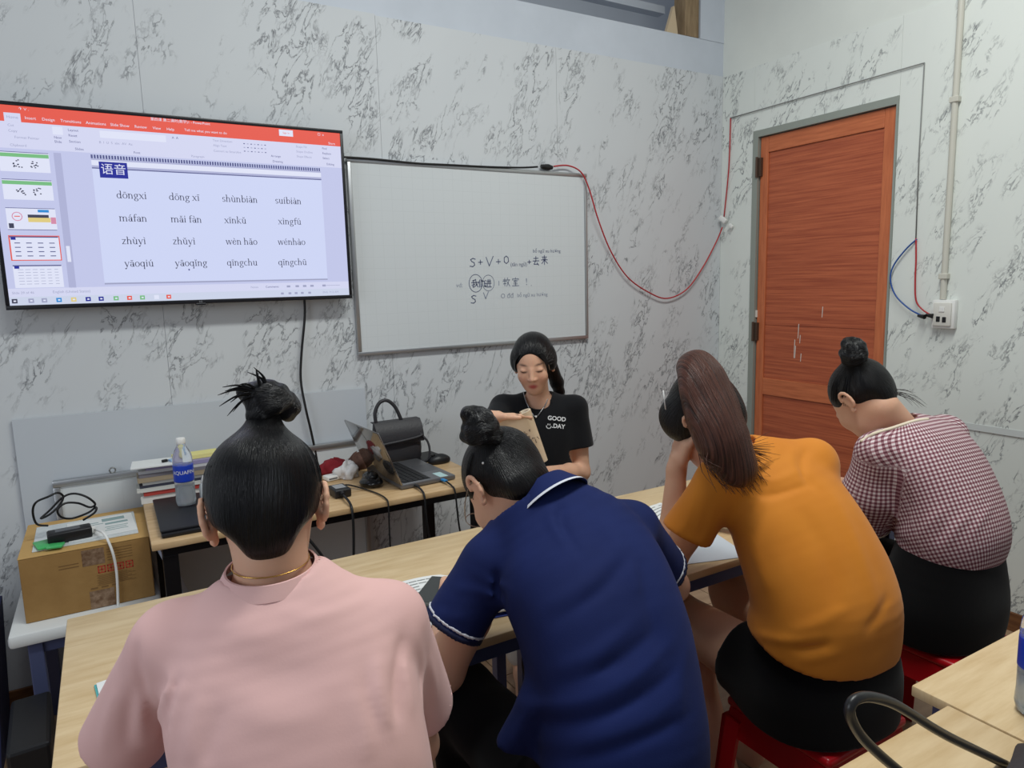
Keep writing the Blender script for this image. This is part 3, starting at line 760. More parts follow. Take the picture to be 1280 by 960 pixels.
def stool(loc, label):
    t = thing('plastic_stool', label, 'stool', loc, 'red plastic stools')
    x, y, _ = loc
    MB().box((x, y, 0.437), (0.30, 0.30, 0.026), bv=0.011, seg=3).build('seat', redpl, t, smooth=SM)
    for k in range(4):
        R4 = Matrix.Translation((x, y, 0)) @ Matrix.Rotation(k * PI / 2, 4, 'Z')
        a = MB(); a.hexa([R4 @ Vector(p) for p in ((-0.15, -0.155, 0.355), (0.15, -0.155, 0.355), (0.14, -0.140, 0.355), (-0.14, -0.140, 0.355), (-0.138, -0.144, 0.424), (0.138, -0.144, 0.424), (0.13, -0.13, 0.424), (-0.13, -0.13, 0.424))])
        a.build('apron', redpl, t)
        l_ = MB()
        for (ax, ay, bx, by) in ((0.0, 0.0, 0.055, 0.012), (0.0, 0.0, 0.012, 0.055)):
            tp = [(-0.154 + ax, -0.158 + ay), (-0.154 + bx, -0.158 + ay), (-0.154 + bx, -0.158 + by), (-0.154 + ax, -0.158 + by)]
            f_ = 0.72
            bt = [(-0.183 + ax * f_, -0.186 + ay * f_), (-0.183 + bx * f_, -0.186 + ay * f_), (-0.183 + bx * f_, -0.186 + by), (-0.183 + ax * f_, -0.186 + by * f_)]
            l_.hexa([R4 @ Vector((*q, 0.0)) for q in bt] + [R4 @ Vector((*q, 0.40)) for q in tp])
        l_.build('leg', redpl, t)
    return t


st = stool((1.445, 1.015, 0), 'red plastic stool under the woman in the orange shirt')
copy_thing(st, (2.075, 1.075, 0), 'red plastic stool under the woman in the gingham blouse')
copy_thing(st, (0.80, 0.93, 0), 'red plastic stool under the woman in the navy polo shirt')
copy_thing(st, (0.19, 0.92, 0), 'red plastic stool under the woman in the pink shirt')
copy_thing(st, (1.545, 2.40, 0), 'red plastic stool under the teacher in the black shirt')

# ------------------------------------------------------------------ boards leaning on the wall behind the desk
bd = thing('backing_board', 'plain grey board leaning on the wall behind the cardboard box', 'board', (0.33, YF, 0))
MB().hexa([(-0.316, YF - 0.02, 0), (0.978, YF - 0.02, 0), (0.978, YF - 0.012, 0), (-0.316, YF - 0.012, 0), (-0.316, YF - 0.013, 1.086), (0.978, YF - 0.013, 1.073), (0.978, YF - 0.005, 1.073), (-0.316, YF - 0.005, 1.086)]).build('sheet', mat('grey_board', (190, 196, 202), 0.5), bd)
sb = thing('spare_whiteboard', 'spare whiteboard with an aluminium frame standing behind the desk', 'whiteboard', (0.37, YF - 0.03, 0))
BX0, BX1, BZ = -0.218, 0.955, 0.852
MB().lo((BX0 + 0.004, YF - 0.042, 0.004), (BX1 - 0.004, YF - 0.029, BZ - 0.004)).build('board', board_surface('spare_enamel', 10), sb)
for lo, hi in (((BX0, YF - 0.05, BZ - 0.024), (BX1, YF - 0.024, BZ)), ((BX0, YF - 0.05, 0), (BX1, YF - 0.024, 0.022)), ((BX0, YF - 0.0502, 0.022), (BX0 + 0.022, YF - 0.024, BZ - 0.024)), ((BX1 - 0.022, YF - 0.0502, 0.022), (BX1, YF - 0.024, BZ - 0.024))):
    MB().lo(lo, hi, bv=0.004).build('frame_rail', alu, sb, smooth=SM)
hk = AY(140, 583, YF - 0.035)
MB().tube([Vector((hk.x + 0.010 * math.cos(a / 12 * 2 * PI), YF - 0.037, BZ + 0.010 + 0.010 * math.sin(a / 12 * 2 * PI))) for a in range(12)], 0.0028, 6, closed=True).build('hanging_ring', steel, sb, smooth=True)

# ------------------------------------------------------------------ small white table, box and its load
whitet = mat('white_laminate', (214, 216, 214), 0.4)
wt = thing('white_side_table', 'low white table with blue grey legs under the cardboard box', 'table', (-0.1, 2.7, 0))
MB().lo((-0.345, 2.480, 0.455), (0.078, 2.940, 0.498), bv=0.012).build('tabletop', whitet, wt, smooth=SM)
for x in (-0.30, 0.02):
    for y in (2.50, 2.88):
        MB().lo((x, y, 0), (x + 0.04, y + 0.04, 0.4545), bv=0.003).build('leg', bluemet, wt)
MB().lo((-0.26, 2.51, 0.415), (0.02, 2.53, 0.454)).build('apron_rail', bluemet, wt)
cb = mat('corrugated_cardboard', (158, 122, 70), 0.75, noise=(7, (144, 108, 58)), bump=(60, 0.1))
cbd = mat('cardboard_flap', (190, 152, 92), 0.75)
prbr = mat('brown_print', (104, 76, 52), 0.8, noise=(60, (150, 124, 100)))
prred = mat('red_print', (178, 62, 44), 0.8)
prln = mat('dark_line_print', (120, 88, 50), 0.8)
bx = thing('cardboard_box', 'brown cardboard carton with red print on the white side table', 'box', (-0.115, 2.75, 0.498))
CX0, CX1, CY0, CY1, CZ0, CZ1 = -0.302, 0.062, 2.556, 2.93, 0.4985, 0.712
MB().lo((CX0, CY0, CZ0), (CX1, CY1, CZ1 - 0.004), bv=0.003).build('carton', cb, bx)
MB().lo((CX0 - 0.001, CY0 - 0.001, CZ1 - 0.0038), (CX1 + 0.001, 2.742, CZ1), bv=0.0012).build('flap', cbd, bx)
MB().lo((CX0 - 0.001, 2.745, CZ1 - 0.0038), (CX1 + 0.001, CY1 + 0.001, CZ1), bv=0.0012).build('flap', cbd, bx)
pb, pr, pln = MB(), MB(), MB()


def bq(mb, x0_, z0_, x1_, z1_): mb.add([(x0_, CY0 - 0.0006, z0_), (x1_, CY0 - 0.0006, z0_), (x1_, CY0 - 0.0006, z1_), (x0_, CY0 - 0.0006, z1_)], [[0, 1, 2, 3]])


pb2 = MB(); bq(pb, -0.135, 0.648, -0.072, 0.702); bq(pb2, -0.125, 0.500, -0.055, 0.560)
for k in range(4):
    x = -0.093 + k * 0.0265
    pr.ribbon([(0, 0), (0.019, 0), (0.019, 0.021), (0, 0.021), (0, 0)], 0.0035, wall_M(x, CY0 - 0.0007, 0.618))
    pr.ribbon([(0.004, 0.0105), (0.015, 0.0105)], 0.003, wall_M(x, CY0 - 0.0007, 0.618)); pr.ribbon([(0.0095, 0.004), (0.0095, 0.018)], 0.003, wall_M(x, CY0 - 0.0007, 0.618))
for k in range(9): bq(pln, -0.10 + 0.004 * (k % 2), 0.575 + k * 0.0042, 0.012 - 0.012 * (k % 3), 0.5765 + k * 0.0042)
for k in range(5): bq(pln, -0.065, 0.655 + k * 0.009, 0.008, 0.657 + k * 0.009)
for k in range(2): bq(pln, -0.20, 0.652 + k * 0.010, -0.145, 0.655 + k * 0.010)
for k in range(3): bq(pln, -0.12 + k * 0.03, 0.566, -0.10 + k * 0.03, 0.571)
pb.build('brown_print', prbr, bx); pb2.build('brown_print', prbr, bx); pr.build('red_lettering', prred, bx, kind='stuff'); pln.build('text_lines', prln, bx, kind='stuff')

paperw = mat('white_paper', (222, 224, 222), 0.7)
paperc = mat('pale_cyan_paper', (176, 206, 208), 0.7)
plastic_clear = mat('clear_plastic_sleeve', (206, 212, 212), 0.2, spec=0.5)


def slab(name, label, cat, c, size, rz, m, bv=0.001, group=None):
    return MB().box((c[0], c[1], c[2] + size[2] / 2), size, rz, bv).build(name, m, label=label, cat=cat, group=group)


z = CZ1 + 0.0005
slab('plastic_folder', 'clear plastic folder lying on the cardboard box under the papers', 'folder', (-0.12, 2.735, z), (0.30, 0.27, 0.004), 0.02, plastic_clear)
lf = thing('leaflet', 'printed white leaflet on top of the plastic folder', 'paper', (-0.075, 2.735, z + 0.0045))
MB().box((-0.075, 2.735, z + 0.0053), (0.20, 0.22, 0.0015), 0.06).build('sheet', paperw, lf)
lp_ = MB()
for k, (x, y, w_, h_) in enumerate(((-.04, 2.81, .07, .035), (-.11, 2.79, .05, .008), (-.10, 2.77, .06, .006), (-.03, 2.76, .07, .02), (-.03, 2.72, .07, .006), (-.03, 2.70, .06, .006), (-.03, 2.68, .07, .006))):
    lp_.box((x, y, z + 0.0063), (w_, h_, 0.0003), 0.06)
lp_.build('leaflet_print', mat('teal_grey_print', (140, 164, 164), 0.7), lf, kind='stuff')
gp = thing('green_packet', 'small bright green plastic packet beside the power adapter on the box', 'packet', (-0.24, 2.66, z + 0.005))
pts = AZ(50, 680, z + 0.01)
grn = mat('bright_green_plastic', (70, 176, 100), 0.3)
MB().box((pts.x + 0.012, pts.y - 0.01, z + 0.009), (0.05, 0.085, 0.007), 0.25, 0.003).build('pouch', grn, gp, smooth=SM)
MB().box((pts.x + 0.045, pts.y - 0.05, z + 0.0105), (0.045, 0.04, 0.008), -0.2, 0.003).build('tab', grn, gp, smooth=SM)
ad = thing('power_adapter', 'black power brick with a coiled cord on the cardboard box', 'adapter', (-0.17, 2.68, z + 0.006))
a0 = AZ(62, 660, z + 0.03); a1 = AZ(112, 665, z + 0.03)
MB().box(((-0.165), 2.655, z + 0.006 + 0.0175), (0.125, 0.06, 0.035), 0.10, 0.006, seg=3).build('brick', black_pl, ad, smooth=SM)
MB().box((-0.17, 2.658, z + 0.0415), (0.07, 0.035, 0.0006), 0.10).build('rating_label', mat('grey_label', (92, 94, 98), 0.5), ad)
cpts = [(60, 657), (46, 655), (41, 640), (45, 628), (60, 621), (72, 616), (79, 621), (74, 632), (62, 643), (51, 648), (62, 638), (78, 622), (92, 617), (108, 621), (119, 630), (112, 634), (98, 629), (82, 629), (72, 637), (76, 646), (90, 648), (110, 641), (120, 634), (118, 641), (104, 650)]
MB().tube([AY(px, py, 2.70 + 0.012 * math.sin(i * 1.3)) for i, (px, py) in enumerate(cpts)], 0.0036, 8, sub=5).build('coiled_cord', black_rub, ad, smooth=True)
wp = AZ(110, 662, z + 0.02)
wc = thing('white_plug_cord', 'white plug with its cord hanging over the front of the cardboard box', 'cord', wp)
MB().box((wp.x + 0.005, wp.y - 0.01, z + 0.020), (0.034, 0.024, 0.024), 0.5, 0.006, seg=3).build('plug', whitep, wc, smooth=SM)
MB().tube([Vector((wp.x + 0.02, wp.y - 0.012, z + 0.02)), AY(130, 667, 2.575), AY(140, 688, 2.545), AY(145, 710, 2.545), AY(147, 735, 2.545), AY(148, 770, 2.545), AY(150, 800, 2.545)], 0.0042, 8, sub=6).build('cord', whitep, wc, smooth=True)
fp = MB(); fp.hexa([(0.300, 2.57, 0.0), (0.308, 2.57, 0.0), (0.308, 2.84, 0.0), (0.300, 2.84, 0.0), (0.068, 2.57, 0.692), (0.076, 2.57, 0.694), (0.076, 2.84, 0.694), (0.068, 2.84, 0.692)])
fp.build('foam_panel', mat('bluish_white_foam', (188, 196, 214), 0.5), label='bluish white panel leaning beside the cardboard box', cat='panel')
# things on the floor at the left edge
dk = thing('dark_bag', 'dark navy cloth bag standing on the floor at the left edge', 'bag', (-0.62, 2.72, 0))
navycl = mat('navy_canvas', (26, 34, 70), 0.8, bump=(40, 0.2))
MB().hexa([(-0.80, 2.56, 0.0), (-0.42, 2.58, 0.0), (-0.42, 2.86, 0.0), (-0.80, 2.86, 0.0), (-0.78, 2.62, 0.52), (-0.385, 2.63, 0.50), (-0.385, 2.80, 0.52), (-0.78, 2.80, 0.53)]).build('body', navycl, dk)
MB().tube([(-0.70, 2.71, 0.52), (-0.68, 2.71, 0.60), (-0.58, 2.71, 0.64), (-0.48, 2.71, 0.60), (-0.46, 2.71, 0.51)], 0.010, 8, sub=5).build('handle', navycl, dk, smooth=True)
slab('black_block', 'plain black block on the floor beside the low white table', 'case', (-0.29, 2.27, 0.0), (0.10, 0.30, 0.33), 0.05, black_pl, 0.01)  # plain black block filling the black area beside the table leg

# ------------------------------------------------------------------ things on the teacher desk
DZ_ = 0.7505
cols = [((214, 214, 212), .26, .030), ((176, 66, 60), .25, .016), ((206, 206, 200), .27, .014), ((54, 56, 70), .26, .010), ((210, 210, 206), .25, .012), ((160, 144, 120), .26, .018), ((120, 116, 122), .26, .012), ((196, 196, 198), .27, .012), ((150, 142, 178), .24, .014)]
zz = DZ_
nm_ = ('white textbook at the bottom of the book stack', 'red backed textbook near the bottom of the book stack', 'cream textbook above the red one in the book stack', 'thin dark textbook in the middle of the book stack', 'thin white textbook above the dark one in the book stack', 'brown backed textbook in the upper half of the book stack', 'grey magazine in the upper part of the book stack', 'pale grey magazine near the top of the book stack', 'lilac covered book on top of the book stack')
pagem = mat('page_edges', (216, 210, 196), 0.8)
for k, (c_, w_, h_) in enumerate(cols):
    cx = 0.185 + 0.006 * math.sin(k * 2.1) + (0.02 if k == 8 else 0); cy_ = 2.864 + 0.005 * math.cos(k * 1.7)
    t = thing('book', nm_[k], 'book', (cx, cy_, zz), 'books stacked on the desk')
    cm = mat('book_cover', c_, 0.5)
    e = 0.0016
    MB().lo((cx - w_ / 2, cy_ - 0.05, zz), (cx + w_ / 2, cy_ + 0.05, zz + e)).lo((cx - w_ / 2, cy_ - 0.05, zz + h_ - e - 0.0004), (cx + w_ / 2, cy_ + 0.05, zz + h_ - 0.0004)).lo((cx - w_ / 2, cy_ - 0.05, zz + e), (cx + w_ / 2, cy_ - 0.0485, zz + h_ - e)).build('cover', cm, t)
    MB().lo((cx - w_ / 2 + 0.003, cy_ - 0.048, zz + e), (cx + w_ / 2 - 0.003, cy_ + 0.047, zz + h_ - e - 0.0004)).build('pages', pagem, t)
    zz += h_
slab('loose_papers', 'loose white papers hanging over the left end of the book stack', 'paper', (0.120, 2.850, zz + 0.0003), (0.17, 0.12, 0.006), -0.08, paperw)
slab('yellow_notes', 'yellow note pad lying on top of the book stack', 'notepad', (0.255, 2.875, zz + 0.0003), (0.16, 0.07, 0.016), 0.05, mat('yellow_paper', (222, 214, 140), 0.7))
slab('binder_clip', 'small black binder clip on the loose papers of the book stack', 'clip', (0.145, 2.83, zz + 0.0066), (0.02, 0.012, 0.010), 0.3, black_pl, 0.002)
slab('blue_sachet', 'small pale blue sachet on the loose papers by the bottle top', 'sachet', (0.175, 2.83, zz + 0.0066), (0.03, 0.03, 0.008), 0.3, mat('pale_blue_plastic', (150, 180, 214), 0.4), 0.002)
cl = thing('closed_laptop', 'closed black laptop at the left end of the desk under the bottle', 'laptop', (0.26, 2.57, DZ_))
MB().lo((0.092, 2.372, DZ_ + 0.001), (0.455, 2.775, DZ_ + 0.014), bv=0.004).build('base', black_pl, cl, smooth=SM)
MB().lo((0.090, 2.385, DZ_ + 0.0145), (0.453, 2.778, DZ_ + 0.024), bv=0.004).build('lid', mat('black_satin_lid', (30, 31, 36), 0.45), cl, smooth=SM)
CLZ = DZ_ + 0.0245

watm = mat('clear_bottle_plastic', (236, 240, 244), 0.08, trans=0.85, ior=1.2, spec=0.4)
labm = mat('blue_label', (22, 60, 178), 0.35)


def bottle(name, label, c, s=1.0, text=None):
    t = thing(name, label, 'bottle', c, None)
    pr_ = [(0.001, 0.004), (0.018, 0.001), (0.028, 0.004), (0.0315, 0.018), (0.030, 0.045), (0.0305, 0.08), (0.0305, 0.135), (0.0312, 0.15), (0.029, 0.17), (0.022, 0.188), (0.0135, 0.203), (0.0125, 0.212)]
    MB().lathe([(r * s, z_ * s) for r, z_ in pr_], c, 28).build('bottle_body', watm, t, smooth=True)
    MB().lathe([(0.0275 * s, 0.004 * s), (0.0295 * s, 0.018 * s), (0.0288 * s, 0.070 * s), (0.0005, 0.0705 * s)], c, 24).build('water', mat('water_fill', (206, 214, 218), 0.05, trans=0.7, ior=1.33), t, smooth=True)
    MB().lathe([(0.0312 * s, 0.085 * s), (0.0314 * s, 0.087 * s), (0.0314 * s, 0.138 * s), (0.0312 * s, 0.140 * s)], c, 28).build('label_wrap', labm, t, smooth=True)
    MB().lathe([(0.0142 * s, 0.209 * s), (0.0148 * s, 0.211 * s), (0.0148 * s, 0.226 * s), (0.013 * s, 0.2285 * s)], c, 20).build('cap', whitep, t, smooth=SM)
    if text:
        mb = MB(); cu_ = MB(); cu_.text(text, 0.017 * s, Matrix.Identity(4), 'CENTER')
        a0 = math.atan2(-c[1], -c[0])
        for v in cu_.v:
            a = a0 + v[0] / (0.0316 * s) + 0.15
            mb.v.append((c[0] + 0.0318 * s * math.cos(a), c[1] + 0.0318 * s * math.sin(a), c[2] + 0.117 * s + v[1]))
        mb.f = cu_.f
        mb.build('label_text', whitep, t)
    return t


bottle('water_bottle', 'plastic water bottle with a blue label on the closed black laptop', (0.190, 2.630, CLZ), 1.06, 'AQUAFINA')
bottle('water_bottle', 'plastic water bottle with a blue label at the lower right corner', (1.341, 0.511, DZ_), 1.0)
sbt = thing('dropper_bottle', 'small white dropper bottle standing beside the water bottle', 'bottle', (0.252, 2.640, CLZ))
MB().lathe([(0.0135, 0), (0.0165, 0.003), (0.0165, 0.055), (0.012, 0.066), (0.008, 0.068)], (0.252, 2.640, CLZ), 18).build('body', mat('milky_plastic', (206, 210, 212), 0.35), sbt, smooth=SM)
MB().lathe([(0.0095, 0.068), (0.0095, 0.076), (0.003, 0.094)], (0.252, 2.640, CLZ), 16).build('cap', whitep, sbt, smooth=SM)
MB().lathe([(0.0168, 0.012), (0.0168, 0.018)], (0.252, 2.640, CLZ), 18).build('label_band', mat('violet_band', (120, 120, 170), 0.5), sbt)


def lump(mb, c, r, seed, n=18, rough=0.25):
    rnd = random.Random(seed); ph = [rnd.random() * 6 for _ in range(8)]
    vs = []; fs = []; m_ = n // 2
    for i in range(m_ + 1):
        th = PI * i / m_
        for j in range(n):
            a = 2 * PI * j / n
            k = 1 + rough * (0.5 * math.sin(3 * a + ph[0] + 2 * th) + 0.35 * math.sin(5 * a + ph[1] - 3 * th) + 0.3 * math.sin(4 * th + ph[2] + a) + 0.25 * math.sin(8 * a + ph[3] + 5 * th))
            vs.append((c[0] + r[0] * k * math.sin(th) * math.cos(a), c[1] + r[1] * k * math.sin(th) * math.sin(a), max(c[2] + r[2] * k * math.cos(th), DZ_ + 0.0005)))
    for i in range(m_):
        for j in range(n):
            fs.append([i * n + j, (i + 1) * n + j, (i + 1) * n + (j + 1) % n, i * n + (j + 1) % n])
    return mb.add(vs, fs)


lump(MB(), (0.775, 2.83, DZ_ + 0.022), (0.062, 0.05, 0.036), 3, 28).build('red_cloth', mat('crimson_fleece', (128, 26, 36), 0.9, bump=(90, 0.4)), smooth=True, label='crumpled crimson cloth on the desk behind the tissue', cat='cloth')
lump(MB(), (0.800, 2.72, DZ_ + 0.020), (0.042, 0.036, 0.042), 11, 28, 0.4).build('crumpled_tissue', mat('white_tissue', (216, 214, 212), 0.85, bump=(70, 0.4)), smooth=True, label='crumpled white tissue beside the crimson cloth', cat='tissue')
lump(MB(), (0.875, 2.83, DZ_ + 0.020), (0.042, 0.035, 0.044), 5, 24, 0.3).build('brown_scrunchie', mat('brown_fabric', (84, 58, 48), 0.9, bump=(80, 0.5)), smooth=True, label='brown fabric bundle between the crimson cloth and the open laptop', cat='cloth')
wch = thing('white_charger', 'flat white charger with printed face by the crimson cloth', 'charger', (0.735, 2.73, DZ_))
MB().box((0.735, 2.735, DZ_ + 0.010), (0.055, 0.05, 0.018), 0.2, 0.004).build('body', whitep, wch, smooth=SM)
MB().box((0.735, 2.7095, DZ_ + 0.010), (0.036, 0.0012, 0.005), 0.2).build('printed_strip', mat('grey_print', (90, 90, 96), 0.6), wch)
bk = thing('adapter_brick', 'black adapter brick near the front edge of the desk', 'adapter', (0.70, 2.50, DZ_))
MB().box((0.700, 2.505, DZ_ + 0.0165), (0.062, 0.088, 0.031), 0.05, 0.005, seg=3).build('brick', black_pl, bk, smooth=SM)
MB().box((0.700, 2.512, DZ_ + 0.0323), (0.04, 0.05, 0.0006), 0.05).build('rating_label', mat('silver_label', (150, 152, 154), 0.5), bk)
MB().tube([(0.698, 2.47, DZ_ + 0.018), (0.695, 2.44, DZ_ + 0.018)], [0.013, 0.008], 10).build('plug_end', black_pl, bk, smooth=SM)
MB().tube([(0.695, 2.445, DZ_ + 0.018), (0.692, 2.36, DZ_ + 0.012), (0.690, 2.325, 0.74), (0.688, 2.318, 0.66), (0.678, 2.318, 0.52), (0.66, 2.32, 0.38)], 0.0048, 8, sub=6).build('mains_cord', black_rub, bk, smooth=True)
MB().tube([(0.712, 2.55, DZ_ + 0.02), (0.755, 2.57, DZ_ + 0.014), (0.80, 2.50, DZ_ + 0.005), (0.82, 2.42, DZ_ + 0.005), (0.823, 2.345, DZ_ + 0.005), (0.823, 2.322, 0.735), (0.820, 2.318, 0.62), (0.822, 2.32, 0.45)], 0.003, 8, sub=6).build('low_voltage_cord', black_rub, bk, smooth=True)
dcab = thing('hanging_cable', 'black cable drooping under the desk behind the pink shirt', 'cable', (0.56, 2.33, 0.4))
MB().tube([(0.50, 2.40, 0.70), (0.54, 2.36, 0.66), (0.60, 2.34, 0.55), (0.64, 2.34, 0.42), (0.65, 2.345, 0.3)], 0.005, 8, sub=6).build('cable', black_rub, dcab, smooth=True)

# open laptop: hinge runs away from the viewer, lid leans to the left
lp = thing('open_laptop', 'open grey laptop with its lid towards the cardboard box', 'laptop', (1.03, 2.56, DZ_))
LM = Matrix.Translation((0.915, 2.425, DZ_ + 0.002)) @ Matrix.Rotation(0.06, 4, 'Z')
lapm = mat('laptop_grey_shell', (120, 121, 124), 0.32, metal=0.6)
lidm = mat('laptop_glossy_lid', (150, 148, 146), 0.08, metal=0.9)


def LB(lo, hi, bv=0.0):
    vs, fs = bevel_box(hi[0] - lo[0], hi[1] - lo[1], hi[2] - lo[2], bv)
    return vs, fs, LM @ Matrix.Translation([(a + b) / 2 for a, b in zip(lo, hi)])


MB().add(*LB((0, 0, 0), (0.235, 0.345, 0.018), 0.004)).build('base', lapm, lp, smooth=SM)
kb = MB().add(*LB((0.018, 0.02, 0.018), (0.135, 0.325, 0.0188))).build('keyboard_bed', black_pl, lp)
keym = mat('keycap_black', (26, 26, 28), 0.5)
key_mesh = None
for r_ in range(5):
    for c_ in range(15):
        q = LM @ Vector((0.030 + r_ * 0.0225, 0.034 + c_ * 0.0199, 0.0198))
        if key_mesh is None:
            o = MB().box((0, 0, 0), (0.0185, 0.0165, 0.002), 0.06, 0.0006, seg=1).build('key', keym, kb); key_mesh = o.data
        else:
            o = bpy.data.objects.new('key', key_mesh); finish(o, kb, None, None, None, None)
        o.location = q
MB().add(*LB((0.150, 0.12, 0.018), (0.222, 0.225, 0.0184))).build('touchpad', mat('touchpad_grey', (104, 105, 108), 0.35, metal=0.5), lp)
MB().add(*LB((0.17, 0.005, 0.018), (0.205, 0.075, 0.0185))).build('sticker', mat('pale_sticker', (176, 206, 206), 0.5), lp)
TH = math.radians(112)
LL = LM @ Matrix.Translation((0.004, 0, 0.016)) @ Matrix.Rotation(-TH, 4, 'Y')
vs, fs = bevel_box(0.232, 0.345, 0.007, 0.002)
MB().add(vs, fs, LL @ Matrix.Translation((0.116, 0.1725, 0.0))).build('lid', lidm, lp, smooth=SM)
vs, fs = bevel_box(0.205, 0.325, 0.0008, 0)
MB().add(vs, fs, LL @ Matrix.Translation((0.118, 0.1725, -0.0040))).build('display', mat('display_glow', (150, 170, 205), emis=0.5), lp)
up_ = thing('usb_plug', 'bright blue plug in the near side of the open laptop', 'plug', (1.09, 2.415, DZ_))
MB().box((1.090, 2.418, DZ_ + 0.012), (0.014, 0.035, 0.008), 0.06, 0.002).build('plug', mat('bright_blue_plastic', (40, 130, 190), 0.4), up_)
MB().tube([(1.090, 2.402, DZ_ + 0.012), (1.090, 2.35, DZ_ + 0.006), (1.092, 2.325, 0.735), (1.10, 2.318, 0.60), (1.125, 2.318, 0.45), (1.13, 2.33, 0.3)], 0.0035, 8, sub=6).build('cord', black_rub, up_, smooth=True)
cc2 = thing('laptop_charging_cable', 'black cable plugged in the laptop corner and hanging over the desk edge', 'cable', (0.975, 2.41, DZ_))
MB().box((0.972, 2.412, DZ_ + 0.011), (0.014, 0.026, 0.010), 0.06, 0.003).build('plug', black_pl, cc2)
MB().tube([(0.972, 2.40, DZ_ + 0.011), (0.968, 2.35, DZ_ + 0.007), (0.966, 2.325, 0.738), (0.968, 2.317, 0.64), (0.985, 2.317, 0.52), (1.01, 2.32, 0.42)], 0.004, 8, sub=6).build('cord', black_rub, cc2, smooth=True)
MB().tube([(1.01, 2.32, 0.42), (1.018, 2.32, 0.38)], 0.009, 10).build('connector', black_pl, cc2, smooth=SM)

# webcam style black mouse lump in front of the lid
wl_ = thing('glasses_case', 'glossy black case lying against the open laptop lid', 'case', (0.845, 2.57, DZ_))
gl = mat('glossy_black', (16, 16, 18), 0.15)
lump(MB(), (0.842, 2.560, DZ_ + 0.016), (0.042, 0.062, 0.020), 21, 28, 0.10).build('lower_shell', gl, wl_, smooth=True)
lump(MB(), (0.846, 2.575, DZ_ + 0.030), (0.030, 0.044, 0.020), 23, 28, 0.12).build('upper_shell', gl, wl_, smooth=True)

# handbag
hb = thing('handbag', 'black leather handbag with a top handle behind the laptop', 'bag', (1.06, 2.85, DZ_))
lea = mat('dark_leather', (50, 49, 52), 0.5, bump=(120, 0.12))
bb = MB()
prof = [(-0.105, 0.0), (0.105, 0.0), (0.112, 0.06), (0.108, 0.165), (-0.100, 0.165), (-0.108, 0.06)]
rows = [(0.0, 0.098, 0.045), (0.02, 0.104, 0.052), (0.06, 0.106, 0.054), (0.11, 0.105, 0.047), (0.155, 0.103, 0.032), (0.178, 0.102, 0.020), (0.184, 0.096, 0.014)]
vs = []; fs = []; NB = 32
for z_, w_, d_ in rows:
    for j in range(NB):
        a = 2 * PI * j / NB; ca, sa = math.cos(a), math.sin(a)
        vs.append((1.065 + w_ * math.copysign(abs(ca) ** 0.35, ca), 2.855 + d_ * math.copysign(abs(sa) ** 0.5, sa), DZ_ + 0.0005 + z_))
for i in range(len(rows) - 1):
    for j in range(NB): fs.append([i * NB + j, i * NB + (j + 1) % NB, (i + 1) * NB + (j + 1) % NB, (i + 1) * NB + j])
fs.append(list(range(NB))[::-1]); fs.append([(len(rows) - 1) * NB + j for j in range(NB)])
bb.add(vs, fs).build('body', lea, hb, smooth=SM)
fg = [[Vector((1.065 - 0.107 + 0.214 * u / 8, 2.855 + y_, DZ_ + z_)) for u in range(9)] for y_, z_ in ((0.02, 0.187), (-0.022, 0.187), (-0.045, 0.165), (-0.058, 0.130), (-0.062, 0.096))]
MB().sheet(fg, 0.004).build('flap', lea, hb, smooth=SM)
MB().tube([(1.165, 2.79, DZ_ + 0.12), (1.135, 2.787, DZ_ + 0.112), (1.06, 2.785, DZ_ + 0.105), (0.97, 2.79, DZ_ + 0.098)], 0.006, 8, sub=5).build('belt', lea, hb, smooth=True)
MB().tube([(0.975, 2.85, DZ_ + 0.175), (0.972, 2.85, DZ_ + 0.23), (0.995, 2.85, DZ_ + 0.272), (1.03, 2.85, DZ_ + 0.278), (1.065, 2.85, DZ_ + 0.245), (1.09, 2.85, DZ_ + 0.185)], 0.008, 10, sub=6).build('handle', lea, hb, smooth=True)
MB().tube([(1.155, 2.80, DZ_ + 0.125), (1.18, 2.78, DZ_ + 0.09), (1.183, 2.765, DZ_ + 0.05), (1.172, 2.76, DZ_ + 0.012), (1.14, 2.775, DZ_ + 0.006)], 0.005, 8, sub=6).build('strap', lea, hb, smooth=True)
slab('black_notebook', 'thin black notebook lying beside the handbag', 'notebook', (1.178, 2.83, DZ_), (0.16, 0.15, 0.010), 0.1, black_pl, 0.003)
ms = thing('computer_mouse', 'black computer mouse between the handbag and the teacher', 'mouse', (1.205, 2.745, DZ_))
mb = MB(); lump(mb, (1.205, 2.72, DZ_ + 0.010), (0.052, 0.032, 0.030), 31, 28, 0.03)
mb.build('shell', black_pl, ms, smooth=True)
MB().tube([(1.17, 2.718, DZ_ + 0.036), (1.185, 2.719, DZ_ + 0.040)], 0.005, 8).build('wheel', keym, ms, smooth=True)
pn = thing('marker_pen', 'white pen lying behind the laptop keyboard', 'pen', (1.08, 2.80, DZ_))
MB().tube([(1.03, 2.785, DZ_ + 0.0055), (1.12, 2.775, DZ_ + 0.0055)], 0.005, 10).build('barrel', whitep, pn, smooth=SM)
MB().tube([(1.121, 2.775, DZ_ + 0.0055), (1.15, 2.772, DZ_ + 0.0055)], 0.0054, 10).build('cap', mat('blue_pen_cap', (40, 60, 150), 0.4), pn, smooth=SM)

# ------------------------------------------------------------------ papers and books on the student tables
TZ = 0.7505


